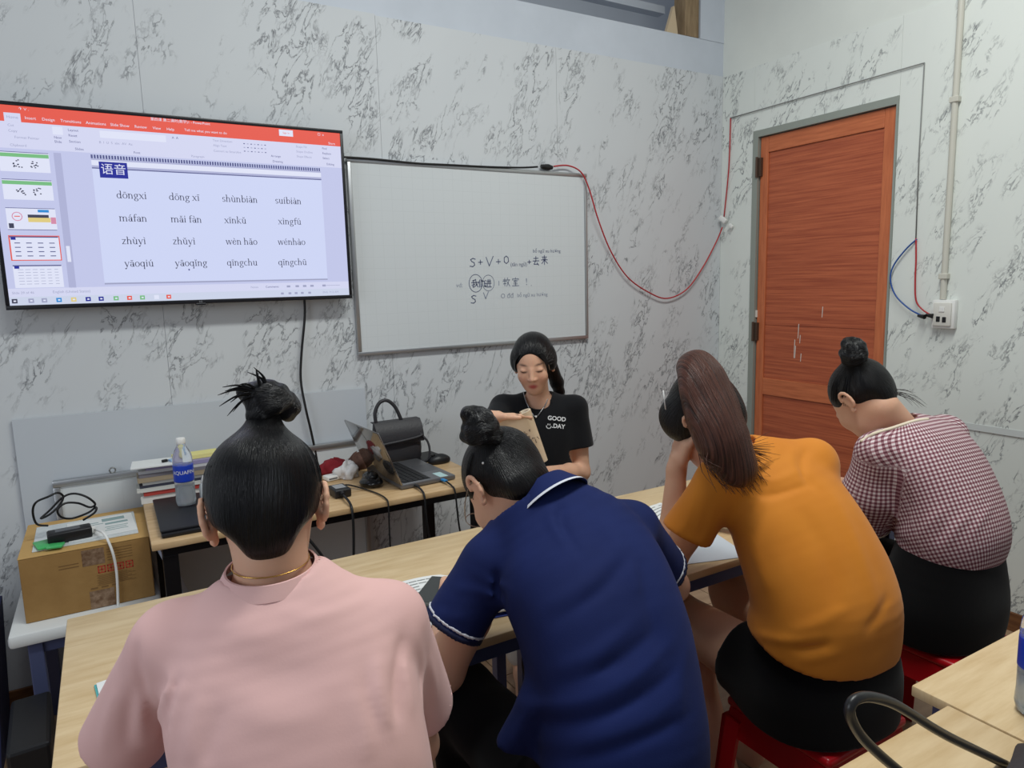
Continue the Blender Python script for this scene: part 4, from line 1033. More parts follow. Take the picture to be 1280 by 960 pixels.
def open_book(name, label, c, w, h, rz, cover, lines=True, bulge=0.012):
    t = thing(name, label, 'book', c)
    Mb = Matrix.Translation(c) @ Matrix.Rotation(rz, 4, 'Z')
    vs, fs = bevel_box(w + 0.008, h + 0.006, 0.003, 0.001)
    MB().add(vs, fs, Mb @ Matrix.Translation((0, 0, 0.0015))).build('cover', cover, t)
    for s_ in (-1, 1):
        g = []
        for i in range(9):
            u = i / 8
            g.append([Mb @ Vector((s_ * u * w / 2, (v - 0.5) * h, 0.0042 + bulge * (math.sin(PI * min(1, u * 1.1)) ** 0.6) * (1 - u * 0.6) + 0.002)) for v in (0, 1)])
        if s_ > 0: g = [r[::-1] for r in g]
        pg = MB().sheet(g, 0.004).build('page', paperw, t, smooth=SM)
        if lines:
            ln = MB()
            for k in range(13):
                v = 0.08 + k * 0.065
                for i in range(1, 7):
                    if (i * 7 + k * 3 + (1 if s_ > 0 else 0)) % 9 == 0: continue
                    pa, pb_ = [], []
                    u0, u1 = i / 8, (i + 0.9) / 8
                    def hz(u): return 0.0042 + bulge * (math.sin(PI * min(1, u * 1.1)) ** 0.6) * (1 - u * 0.6) + 0.0026
                    q = [Vector((s_ * u0 * w / 2, (0.5 - v) * h, hz(u0))), Vector((s_ * u1 * w / 2, (0.5 - v) * h, hz(u1))), Vector((s_ * u1 * w / 2, (0.5 - v) * h + 0.004, hz(u1))), Vector((s_ * u0 * w / 2, (0.5 - v) * h + 0.004, hz(u0)))]
                    ln.add([Mb @ p for p in q], [[0, 1, 2, 3] if s_ > 0 else [3, 2, 1, 0]])
            ln.build('printed_lines', greyw, pg, kind='stuff')
    return t


bluecov = mat('blue_book_cover', (40, 60, 140), 0.45)
tealcov = mat('teal_book_cover', (80, 170, 170), 0.45)
open_book('workbook', 'open workbook with a blue cover on the table before the navy shirt', (0.700, 1.475, TZ), 0.36, 0.26, -0.18, bluecov)
ph = thing('smartphone', 'dark smartphone lying on the open workbook by the navy sleeve', 'phone', (0.632, 1.497, TZ + 0.02))
MB().box((0.640, 1.492, TZ + 0.0275), (0.078, 0.15, 0.009), -0.75, 0.004, seg=3).build('body', mat('phone_grey', (96, 98, 94), 0.3, metal=0.4), ph, smooth=SM)
MB().box((0.640, 1.492, TZ + 0.0322), (0.070, 0.142, 0.0006), -0.75).build('screen', mat('phone_glass', (40, 44, 44), 0.08), ph)
open_book('workbook', 'open workbook with a teal cover before the orange shirt', (1.47, 1.56, TZ), 0.36, 0.26, 0.35, tealcov)
slab('worksheet', 'white worksheet under the elbow of the orange shirt', 'paper', (1.42, 1.385, TZ), (0.20, 0.20, 0.0015), -0.3, mat('bluish_paper', (200, 210, 220), 0.7))
open_book('workbook', 'open workbook with a cyan page before the pink shirt', (0.10, 1.42, TZ), 0.34, 0.25, 0.1, tealcov)
open_book('workbook', 'open workbook before the gingham blouse', (2.03, 1.50, TZ), 0.34, 0.25, 0.0, bluecov)

# ------------------------------------------------------------------ black bag with a long handle on the rear table
tb = thing('tote_bag', 'black tote bag with a tall stiff handle on the rear table', 'bag', (1.05, 0.42, TZ))
mb = MB(); vs = []; fs = []
rows = [(0.0, 0.26, 0.085), (0.012, 0.265, 0.088), (0.024, 0.255, 0.06), (0.03, 0.24, 0.03)]
NB = 40
for z_, w_, d_ in rows:
    for j in range(NB):
        a = 2 * PI * j / NB; ca, sa = math.cos(a), math.sin(a)
        vs.append((0.955 + w_ * math.copysign(abs(ca) ** 0.45, ca), 0.365 + d_ * math.copysign(abs(sa) ** 0.6, sa) + 0.075 * max(0, ca) ** 2, TZ + 0.0005 + z_))
for i in range(len(rows) - 1):
    for j in range(NB): fs.append([i * NB + j, i * NB + (j + 1) % NB, (i + 1) * NB + (j + 1) % NB, (i + 1) * NB + j])
fs.append(list(range(NB))[::-1]); fs.append([(len(rows) - 1) * NB + j for j in range(NB)])
mb.add(vs, fs).build('body', lea, tb, smooth=SM)
hp = [(1258, 956), (1225, 940), (1190, 923), (1165, 909), (1140, 893), (1118, 880), (1098, 873), (1080, 871), (1067, 876), (1062, 888), (1066, 903), (1078, 922), (1098, 942), (1124, 964), (1150, 985)]
MB().tube([AY(px, py, 0.475) for px, py in hp], 0.0068, 12, sub=5).build('handle', mat('black_handle_leather', (30, 30, 31), 0.35), tb, smooth=True)

# ------------------------------------------------------------------ organic surfaces: smooth unions on a grid, meshed with surface nets
V3 = lambda *a: np.array(a if len(a) > 1 else a[0], float)
unit = lambda v: v / (np.linalg.norm(v) + 1e-12)


def PY(px, py, y): return np.array(AY(px, py, y))


def cone(a, b, ra, rb):
    a, b = V3(a), V3(b); bv3 = b - a; L2 = float(max(bv3 @ bv3, 1e-9)); r = max(ra, rb); ba = [float(q) for q in bv3]; al = [float(q) for q in a]; ra, rb = float(ra), float(rb)
    def fn(X, Y, Z):
        x, y, z = X - al[0], Y - al[1], Z - al[2]
        t = np.clip((x * ba[0] + y * ba[1] + z * ba[2]) / L2, 0, 1)
        return np.sqrt((x - t * ba[0]) ** 2 + (y - t * ba[1]) ** 2 + (z - t * ba[2]) ** 2) - (ra + t * (rb - ra))
    return (np.minimum(a, b) - r, np.maximum(a, b) + r, fn)


def ell(c, r, R=None):
    c = V3(c); R = np.eye(3) if R is None else np.array(R); r = V3(r); m = r.max()
    def fn(X, Y, Z):
        x, y, z = X - c[0], Y - c[1], Z - c[2]
        q = [(R[i][0] * x + R[i][1] * y + R[i][2] * z) for i in range(3)]
        k0 = np.sqrt(sum((q[i] / r[i]) ** 2 for i in range(3))); k1 = np.sqrt(sum((q[i] / r[i] ** 2) ** 2 for i in range(3))) + 1e-9
        return k0 * (k0 - 1) / k1
    return (c - m, c + m, fn)


def smooth_nodes(nodes, sub=3):
    P = [np.concatenate([V3(n[0]), V3(n[1]), [n[2], n[3]]]) for n in nodes]; out = []
    for i in range(len(P) - 1):
        a, b, c, d = P[max(i - 1, 0)], P[i], P[i + 1], P[min(i + 2, len(P) - 1)]
        for k in range(sub):
            t = k / sub
            out.append(0.5 * (2 * b + (c - a) * t + (2 * a - 5 * b + 4 * c - d) * t * t + (3 * b - a - 3 * c + d) * t ** 3))
    out.append(P[-1])
    return [(p[:3], unit(p[3:6]), p[6], p[7]) for p in out]


def coarse(fn):
    """evaluate on every second grid point and interpolate"""
    def up(a, ax_, n):
        a = np.moveaxis(a, ax_, 0); o = np.empty((n,) + a.shape[1:], np.float32)
        o[0::2] = a[:(n + 1) // 2]; m_ = n // 2
        o[1::2] = 0.5 * (a[:m_] + a[1:m_ + 1])
        return np.moveaxis(o, 0, ax_)
    def g(X, Y, Z):
        n = (X.shape[0], Y.shape[1], Z.shape[2]); A = []
        for i, q in enumerate((X, Y, Z)):
            v = q.ravel(); h = v[1] - v[0] if len(v) > 1 else 0.01
            w = v[0] + 2 * h * np.arange(n[i] // 2 + 1, dtype=np.float32); sh = [1, 1, 1]; sh[i] = -1; A.append(w.reshape(sh))
        d = fn(*A).astype(np.float32)
        for i in range(3): d = up(d, i, n[i])
        return d
    return g


def loft(nodes, p=2.3, sub=6):
    """elliptic tube: nodes (centre, right vector, half width, half depth)"""
    N = smooth_nodes(nodes, sub); m = max(max(n[2], n[3]) for n in N)
    pts = np.array([n[0] for n in N])
    def fn(X, Y, Z):
        best = None
        for (a, ra, wa, da), (b, rb, wb, db) in zip(N[:-1], N[1:]):
            ba = b - a; L = np.linalg.norm(ba); T = ba / L
            x, y, z = X - a[0], Y - a[1], Z - a[2]
            s = x * T[0] + y * T[1] + z * T[2]
            t = np.clip(s / L, 0, 1); over = s - t * L
            rr = unit(ra + rb); rr = unit(rr - T * (rr @ T)); ff = np.cross(T, rr)
            cx, cy2, cz = x - t * ba[0] - over * T[0], y - t * ba[1] - over * T[1], z - t * ba[2] - over * T[2]
            u = cx * rr[0] + cy2 * rr[1] + cz * rr[2]; v = cx * ff[0] + cy2 * ff[1] + cz * ff[2]
            w, dd = wa + t * (wb - wa), da + t * (db - da)
            q = (np.abs(u / w) ** p + np.abs(v / dd) ** p) ** (1 / p) + 1e-6
            r = np.sqrt(u * u + v * v)
            d2 = np.where(q > 0.2, r * (1 - 1 / q), -np.minimum(w, dd) * 0.8)
            ao = np.abs(over)
            d = np.where(ao > 0, np.sqrt(np.maximum(d2 + 0.03, 0) ** 2 + ao ** 2) - 0.03 + np.minimum(d2 + 0.03, 0), d2)
            best = d if best is None else np.minimum(best, d)
        return best
    return (pts.min(0) - m, pts.max(0) + m, coarse(fn))


class Vol:
    def __init__(s, prims, h, pad=0.03):
        s.h = h
        lo = np.min([p[0][0] for p in prims], 0) - pad; hi = np.max([p[0][1] for p in prims], 0) + pad
        s.lo = lo; s.n = np.ceil((hi - lo) / h).astype(int) + 1
        s.d = np.full(s.n, 0.5, np.float32)
        s.ax = [(lo[i] + h * np.arange(s.n[i])).astype(np.float32) for i in range(3)]
        for pr_, k in prims: s.add(pr_, k)

    def win(s, lo, hi, pad):
        a = np.clip(np.floor((lo - pad - s.lo) / s.h).astype(int), 0, s.n); b = np.clip(np.ceil((hi + pad - s.lo) / s.h).astype(int) + 1, 0, s.n)
        sl = tuple(slice(a[i], b[i]) for i in range(3))
        return sl, s.ax[0][sl[0]][:, None, None], s.ax[1][sl[1]][None, :, None], s.ax[2][sl[2]][None, None, :]

    def add(s, pr_, k=0.02):
        sl, X, Y, Z = s.win(pr_[0], pr_[1], 2 * k + 4 * s.h)
        if s.d[sl].size == 0: return
        b = pr_[2](X, Y, Z); a = s.d[sl]
        if k > 0:
            hh = np.maximum(k - np.abs(a - b), 0) / k
            s.d[sl] = np.minimum(a, b) - hh * hh * k * 0.25
        else: s.d[sl] = np.minimum(a, b)

    def cut(s, pr_, k=0.004):
        sl, X, Y, Z = s.win(pr_[0], pr_[1], 2 * k + 3 * s.h)
        if s.d[sl].size == 0: return
        b = -pr_[2](X, Y, Z); a = s.d[sl]
        hh = np.maximum(k - np.abs(a - b), 0) / k
        s.d[sl] = np.maximum(a, b) + hh * hh * k * 0.25

    def grid(s): return s.ax[0][:, None, None], s.ax[1][None, :, None], s.ax[2][None, None, :]

    def halfspace(s, p, n, near=None, k=0.004):
        """remove what lies beyond plane (p, outward normal n); near=(centre, radius) limits where"""
        p, n = V3(p), unit(V3(n)); X, Y, Z = s.grid()
        b = (X - p[0]) * n[0] + (Y - p[1]) * n[1] + (Z - p[2]) * n[2]
        if near is not None:
            c, r = V3(near[0]), near[1]
            b = np.where((X - c[0]) ** 2 + (Y - c[1]) ** 2 + (Z - c[2]) ** 2 < r * r, b, -1.0)
        hh = np.maximum(k - np.abs(s.d - b), 0) / k
        s.d = (np.maximum(s.d, b) + hh * hh * k * 0.25).astype(np.float32)

    def surf(s, px, py):
        """first surface point seen through the pixel"""
        d = np.array(ray(px, py)); o = np.array(CAMP)
        for t in np.arange(0.3, 4.0, 0.004):
            p = o + d * t; i = np.round((p - s.lo) / s.h).astype(int)
            if (i >= 0).all() and (i < s.n).all() and s.d[tuple(i)] < 0: return p
        return None

    def folds(s, lst):
        """(pixel polyline, half width, amplitude): soft ridges (+) and creases (-) laid on the surface"""
        res = []
        for pts, w, amp in lst:
            P = [s.surf(*q) for q in pts]; P = [q for q in P if q is not None]
            if len(P) > 1: res.append((P, w, amp))
        for P, w, amp in res:
            P = [np.array(q) for q in catmull([Vector(q) for q in P], 4)]
            A = np.array(P); sl, X, Y, Z = s.win(A.min(0), A.max(0), 2.6 * w)
            best = None; n_ = len(P) - 1
            for i, (a, b) in enumerate(zip(P[:-1], P[1:])):
                ba = b - a; L2 = max(float(ba @ ba), 1e-9); x, y, z = X - float(a[0]), Y - float(a[1]), Z - float(a[2])
                t = np.clip((x * float(ba[0]) + y * float(ba[1]) + z * float(ba[2])) / L2, 0, 1)
                dd = (x - t * float(ba[0])) ** 2 + (y - t * float(ba[1])) ** 2 + (z - t * float(ba[2])) ** 2; q = (t + i) / n_
                if best is None: best, tt = dd, q
                else: tt = np.where(dd < best, q, tt); best = np.minimum(best, dd)
            s.d[sl] -= (amp * np.exp(-best / w ** 2) * np.sin(PI * np.clip(tt, .03, .97)) ** .8).astype(np.float32)

    def ripple(s, amp, freq, seed=0, aniso=(1, 1, 1)):
        rs = np.random.RandomState(seed); X, Y, Z = s.grid(); m = np.abs(s.d) < 0.03
        I = np.argwhere(m); P = s.lo + I * s.h; f = np.zeros(len(P))
        for k in range(7):
            q = rs.normal(size=3) * freq * np.array(aniso) * (0.6 + 0.25 * k); w = rs.normal(size=3) * freq * 0.4
            f += np.sin(P @ q + 1.6 * np.sin(P @ w + rs.rand() * 6) + rs.rand() * 6) / (1 + 0.35 * k)
        s.d[m] -= (amp * f * 0.4).astype(np.float32)

    def mesh(s, smooth=1):
        d = s.d.copy(); d[0] = d[-1] = 0.5; d[:, 0] = d[:, -1] = 0.5; d[:, :, 0] = d[:, :, -1] = 0.5
        ins = d < 0
        c = [(0, 0, 0), (1, 0, 0), (0, 1, 0), (1, 1, 0), (0, 0, 1), (1, 0, 1), (0, 1, 1), (1, 1, 1)]
        n = np.array(d.shape) - 1
        cnt = np.zeros(n, np.int8)
        for o in c: cnt += ins[o[0]:o[0] + n[0], o[1]:o[1] + n[1], o[2]:o[2] + n[2]]
        act = (cnt > 0) & (cnt < 8)
        I = np.argwhere(act); idx = np.full(n, -1, np.int32); idx[act] = np.arange(len(I))
        val = np.array([d[I[:, 0] + o[0], I[:, 1] + o[1], I[:, 2] + o[2]] for o in c])
        acc = np.zeros((len(I), 3)); num = np.zeros(len(I))
        for a in range(8):
            for b in range(a + 1, 8):
                df = [c[b][k] - c[a][k] for k in range(3)]
                if sum(abs(q) for q in df) != 1: continue
                m = (val[a] < 0) != (val[b] < 0)
                t = val[a][m] / (val[a][m] - val[b][m])
                acc[m] += np.array(c[a]) + t[:, None] * np.array(df); num[m] += 1
        V = s.lo + (I + acc / num[:, None]) * s.h
        F = []
        for ax_ in range(3):
            u, v = [(1, 2), (2, 0), (0, 1)][ax_]
            s0 = [slice(1, None)] * 3; s1 = [slice(1, None)] * 3
            s0[ax_] = slice(0, -1); s1[ax_] = slice(1, None)
            A, B = ins[tuple(s0)], ins[tuple(s1)]
            for flip, m in ((False, A & ~B), (True, ~A & B)):
                E = np.argwhere(m)
                for k in range(3):
                    if k != ax_: E[:, k] += 1
                E = E[(E < n).all(1)]
                def at_(du, dv):
                    q = E.copy(); q[:, u] -= du; q[:, v] -= dv
                    return idx[q[:, 0], q[:, 1], q[:, 2]]
                Q = np.stack([at_(0, 0), at_(1, 0), at_(1, 1), at_(0, 1)], 1)
                F.append(Q[:, ::-1] if flip else Q)
        F = np.concatenate(F); F = F[(F >= 0).all(1)]
        for _ in range(smooth):
            E = np.concatenate([F[:, [0, 1]], F[:, [1, 2]], F[:, [2, 3]], F[:, [3, 0]]])
            S_ = np.zeros_like(V); N_ = np.bincount(E[:, 0], minlength=len(V)).astype(float)
            for k in range(3): S_[:, k] = np.bincount(E[:, 0], V[E[:, 1], k], minlength=len(V))
            ok = N_ > 0
            V[ok] = 0.5 * V[ok] + 0.5 * S_[ok] / N_[ok, None]
        return V, F

    def build(s, name, material, parent, smooth=1, attrs=None, label=None, kind=None):
        V, F = s.mesh(smooth)
        me = bpy.data.meshes.new(name)
        me.vertices.add(len(V)); me.vertices.foreach_set('co', V.astype(np.float32).ravel())
        me.loops.add(len(F) * 4); me.loops.foreach_set('vertex_index', F.astype(np.int32).ravel())
        me.polygons.add(len(F)); me.polygons.foreach_set('loop_start', np.arange(0, len(F) * 4, 4, dtype=np.int32))
        me.polygons.foreach_set('use_smooth', np.ones(len(F), bool))
        me.update(); me.validate()
        for an, fn in (attrs or {}).items():
            W_ = fn(V)
            if W_.shape[1] == 4:
                at = me.color_attributes.new(an, 'FLOAT_COLOR', 'POINT'); at.data.foreach_set('color', W_.astype(np.float32).ravel())
            else:
                at = me.attributes.new(an, 'FLOAT_VECTOR', 'POINT'); at.data.foreach_set('vector', W_.astype(np.float32).ravel())
        me.materials.append(material)
        return finish(bpy.data.objects.new(name, me), parent, kind, label, None, None)

    def band(s, name, material, parent, p, n, t0, t1, inflate, near):
        """a strip of the surface between two parallel planes, slightly proud of it"""
        v = object.__new__(Vol); v.h = s.h; c, r = V3(near[0]), near[1]
        sl, X, Y, Z = s.win(c - r, c + r, 0)
        v.lo = s.lo + np.array([q.start for q in sl]) * s.h; v.d = s.d[sl].copy() - inflate; v.n = np.array(v.d.shape)
        p, n = V3(p), unit(V3(n)); q = (X - p[0]) * n[0] + (Y - p[1]) * n[1] + (Z - p[2]) * n[2]
        v.d = np.maximum(v.d, np.maximum(q - t1, t0 - q)).astype(np.float32)
        v.d = np.maximum(v.d, np.sqrt((X - c[0]) ** 2 + (Y - c[1]) ** 2 + (Z - c[2]) ** 2) - r).astype(np.float32)
        return v.build(name, material, parent, 0)


def frame(az, pitch, roll=0.0):
    """head frame rows: right, forward, up. az clockwise from +Y, pitch downwards (degrees)"""
    a, p, r = math.radians(az), math.radians(pitch), math.radians(roll)
    f = V3(math.sin(a) * math.cos(p), math.cos(a) * math.cos(p), -math.sin(p))
    rt = V3(math.cos(a), -math.sin(a), 0); u = np.cross(rt, f)
    rt2 = rt * math.cos(r) + u * math.sin(r); u2 = np.cross(rt2, f)
    return np.array([rt2, f, u2])


def loc(C, R, x, y, z): return V3(C) + R[0] * x + R[1] * y + R[2] * z


def head_prims(C, R, s=1.0):
    L = lambda x, y, z: loc(C, R, x * s, y * s, z * s)
    E = lambda x, y, z, a, b, c: (ell(L(x, y, z), (a * s, b * s, c * s), R))
    out = [(E(0, -.012, .030, .074, .094, .084), .01), (E(0, .030, -.024, .061, .064, .080), .03), (E(0, .050, -.066, .042, .040, .040), .03), (E(0, .066, -.092, .020, .020, .018), .03),
           (cone(L(0, .090, .010), L(0, .107, -.024), .006 * s, .0095 * s), .014), (E(-.009, .100, -.028, .008, .008, .0065), .006), (E(.009, .100, -.028, .008, .008, .0065), .006),
           (E(.033, .068, -.026, .026, .022, .026), .02), (E(-.033, .068, -.026, .026, .022, .026), .02),
           (E(0, .087, -.0555, .019, .010, .0058), .004), (E(0, .0855, -.0655, .016, .010, .0068), .004),
           (E(.031, .078, .006, .015, .012, .011), .004), (E(-.031, .078, .006, .015, .012, .011), .004)]
    for sg in (-1, 1):
        out += [(E(sg * .076, -.008, -.008, .0075, .015, .026), .006), (E(sg * .076, .000, -.037, .0075, .009, .010), .005)]
        hx = [L(sg * (.080 + .008 * q), -.009 + .018 * math.cos(t), -.006 + .029 * math.sin(t)) for q, t in zip((.2, .5, .8, 1, 1, 1, .8, .5, .2), np.linspace(PI * .12, PI * 1.38, 9))]
        out += [(cone(p, q, .0052 * s, .0052 * s), .0025) for p, q in zip(hx[:-1], hx[1:])]
    return out


def hand_prims(w, d, n, side, curl, thumb=0.6, s=1.0, spread=0.0):
    """wrist, finger direction, palm normal, side +1/-1 for the thumb, curl in radians per joint"""
    w, d, n = V3(w), unit(V3(d)), V3(n); n = unit(n - d * (n @ d)); l_ = np.cross(d, n) * side
    out = [(cone(w, w + d * .03 * s, .023 * s, .024 * s), .015)]
    for q in (-.026, -.009, .009, .024): out.append((cone(w + d * .028 * s + l_ * q * .7 * s, w + d * .082 * s + l_ * q * s, .013 * s, .0115 * s), .008))
    curl = curl if isinstance(curl, (list, tuple)) else [curl] * 4
    for i, (q, L) in enumerate(((.027, .066), (.009, .074), (-.0095, .069), (-.0275, .054))):
        p = w + d * (.084 - abs(q - .005) * .12) * s + l_ * q * s; a = curl[i] * 0.8
        dd = unit(d + l_ * (q * 6 * (0.4 + spread)))
        for k, f in enumerate((.44, .31, .25)):
            v = unit(dd * math.cos(a) + n * math.sin(a)); e = p + v * L * f * s
            out.append((cone(p, e, (.0092 - .0008 * k) * s, (.0086 - .0010 * k) * s), .003)); p = e; a += curl[i]
    p = w + d * .022 * s + l_ * .020 * s; v = unit(d * .62 + l_ * .75 + n * thumb * .5); e = p + v * .040 * s
    out.append((cone(p, e, .0135 * s, .011 * s), .012)); v2 = unit(d * .85 + l_ * .35 + n * thumb * .6)
    out.append((cone(e, e + v2 * .030 * s, .0105 * s, .0095 * s), .004)); out.append((cone(e + v2 * .030 * s, e + v2 * .052 * s, .0095 * s, .0075 * s), .003))
    return out


def arm_prims(sh, el, wr_, s=1.0):
    sh, el, wr_ = V3(sh), V3(el), V3(wr_); mid = el + (wr_ - el) * 0.28
    return [(cone(sh, sh + (el - sh) * .5, .044 * s, .042 * s), .03), (cone(sh + (el - sh) * .5, el, .042 * s, .035 * s), .02), (cone(el, mid, .035 * s, .036 * s), .02), (cone(mid, wr_, .036 * s, .0235 * s), .02)]


def leg_prims(hip, kn, an, toe, s=1.0):
    hip, kn, an, toe = map(V3, (hip, kn, an, toe)); calf = kn + (an - kn) * .3
    return [(cone(hip, kn, .080 * s, .056 * s), .04), (cone(kn, calf, .052 * s, .053 * s), .03), (cone(calf, an, .053 * s, .034 * s), .03), (cone(an, an + (toe - an) * .35, .033 * s, .032 * s), .02), (cone(an + V3(0, 0, -.03), toe, .030 * s, .022 * s), .02)]


skin_m = mat('skin', (206, 162, 134), 0.5, spec=0.35, bump=(120, 0.02), sss=0.15, attr='Col')
hair_cols = {}


def hair_material(name, c0, c1, rough=0.34):
    m = bpy.data.materials.new(name); m.use_nodes = True; n, l = nt(m); b = n['Principled BSDF']
    a = n.new('ShaderNodeAttribute'); a.attribute_name = 'strand'
    mp = n.new('ShaderNodeMapping'); mp.inputs['Scale'].default_value = (260, 9, 9); l.new(a.outputs['Vector'], mp.inputs['Vector'])
    t = n.new('ShaderNodeTexNoise'); t.inputs['Scale'].default_value = 1.0; t.inputs['Detail'].default_value = 4; t.inputs['Roughness'].default_value = 0.7; l.new(mp.outputs[0], t.inputs['Vector'])
    rp = n.new('ShaderNodeValToRGB'); rp.color_ramp.elements[0].color = lin(c0); rp.color_ramp.elements[1].color = lin(c1); rp.color_ramp.elements[0].position = 0.35; rp.color_ramp.elements[1].position = 0.75
    l.new(t.outputs['Fac'], rp.inputs['Fac']); l.new(rp.outputs['Color'], b.inputs['Base Color'])
    b.inputs['Roughness'].default_value = rough; b.inputs['Specular IOR Level'].default_value = 0.26
    bp = n.new('ShaderNodeBump'); bp.inputs['Strength'].default_value = 1.0; bp.inputs['Distance'].default_value = 0.006
    l.new(t.outputs['Fac'], bp.inputs['Height']); l.new(bp.outputs['Normal'], b.inputs['Normal'])
    return m


hair_black = hair_material('black_hair', (3, 3, 4), (20, 19, 22), .28)
hair_brown = hair_material('brown_hair', (34, 19, 16), (112, 70, 56), 0.34)


def strand_radial(C, axis, ref):
    """strand coordinates that fan out from an axis point"""
    C, axis = V3(C), unit(V3(axis)); e1 = unit(np.cross(axis, V3(ref))); e2 = np.cross(axis, e1)
    def fn(V):
        D = V - C; z = D @ axis; x = D @ e1; y = D @ e2; ang = np.arctan2(y, x)
        return np.stack([ang * 0.09, np.sqrt(x * x + y * y) * 0.5 - z, ang * 0], 1)
    return fn


def fabric(name, col, col2, rough=0.8, bump=(260, 0.025), sheen=0.1):
    return mat(name, col, rough, spec=0.15, noise=(4, col2, 3), bump=bump, sheen=sheen)


def skin_colors(C=None, R=None, s=1.0, face=False):
    base = np.array(lin((214, 168, 140)))
    def fn(V):
        c = np.tile(base, (len(V), 1))
        if face:
            D = (V - V3(C)) @ R.T / s; x, y, z = D[:, 0], D[:, 1], D[:, 2]; fr_ = y > 0.055
            def paint(m, col, a):
                m = np.clip(m, 0, 1)[:, None] * a; c[:] = c * (1 - m) + np.array(lin(col)) * m
            lips = np.exp(-((x / .019) ** 2 + ((z + .0605) / .0095) ** 2) ** 2); paint(lips * fr_, (182, 78, 78), .95)
            for sg in (-1, 1):
                brow = np.exp(-(((x - sg * .032) / .017) ** 2 + ((z - .029 + ((x - sg * .030) * 10) ** 2 * .06) / .0044) ** 2) ** 2); paint(brow * fr_, (60, 44, 42), .8)
                lash = np.exp(-(((x - sg * .031) / .0145) ** 2 + ((z - .0015 - ((x - sg * .031) * 9) ** 2 * .18) / .0042) ** 2) ** 2); paint(lash * fr_, (30, 22, 22), .95)
                paint(np.exp(-(((x - sg * .036) / .02) ** 2 + ((z + .03) / .02) ** 2)) * fr_, (206, 140, 118), .35)
                paint(np.exp(-(((x - sg * .007) / .0035) ** 2 + ((z + .0365) / .003) ** 2)) * fr_, (120, 76, 62), .7)
        return c
    return fn


def stray(name, C0, dirs, L, n, r, material, parent, seed, droop=0.3):
    """loose single hairs"""
    rnd = random.Random(seed); mb_ = MB()
    for i in range(n):
        b = Vector(dirs[i % len(dirs)]) + Vector((rnd.gauss(0, .18), rnd.gauss(0, .18), rnd.gauss(0, .18))); b.normalize()
        p = Vector(C0) + Vector((rnd.gauss(0, .006), rnd.gauss(0, .006), rnd.gauss(0, .006))); pts = [p]
        l2 = L * (0.6 + 0.6 * rnd.random())
        for k in range(5):
            b = (b + Vector((rnd.gauss(0, .10), rnd.gauss(0, .10), rnd.gauss(0, .10) - droop * .25))).normalized(); p = p + b * l2 / 5; pts.append(p)
        mb_.tube(pts, [r, r * .9, r * .3], 4, sub=2)
    return mb_.build(name, material, parent, kind='stuff')


def locks(name, paths, r, material, parent, n=6, sub=4, kind='stuff'):
    mb_ = MB()
    for P in paths: mb_.tube([Vector(p) for p in P], r, n, sub=sub)
    me = mb_.build(name, material, parent, smooth=True, kind=kind)
    return me


def bun_prims(c, axis, R_, r, seed, turns=3):
    """a coiled knot of hair"""
    c, axis = V3(c), unit(V3(axis)); e1 = unit(np.cross(axis, V3(.3, .9, .2))); e2 = np.cross(axis, e1); rs = np.random.RandomState(seed); out = [(ell(c, (R_ * .8,) * 3), .004)]
    pts = []
    for k in range(turns * 9 + 1):
        a = k / 9 * 2 * PI; q = k / (turns * 9)
        rad = R_ * (.62 + .12 * math.sin(a * .7 + seed)); z_ = R_ * (-.55 + 1.05 * q) + R_ * .18 * math.sin(a + seed)
        pts.append(c + (e1 * math.cos(a) + e2 * math.sin(a)) * rad * (1.1 - .45 * q) + axis * z_)
    for a, b in zip(pts[:-1], pts[1:]): out.append((cone(a, b, r, r), .003))
    return out


def bun_strand(c, axis):
    c, axis = V3(c), unit(V3(axis)); e1 = unit(np.cross(axis, V3(.3, .9, .2))); e2 = np.cross(axis, e1)
    def fn(V):
        D = V - c; z = D @ axis; a = np.arctan2(D @ e2, D @ e1); rr = np.sqrt((D @ e1) ** 2 + (D @ e2) ** 2)
        return np.stack([z + rr * .7 + .006 * np.sin(3 * a), a * .05, a * 0], 1)
    return fn


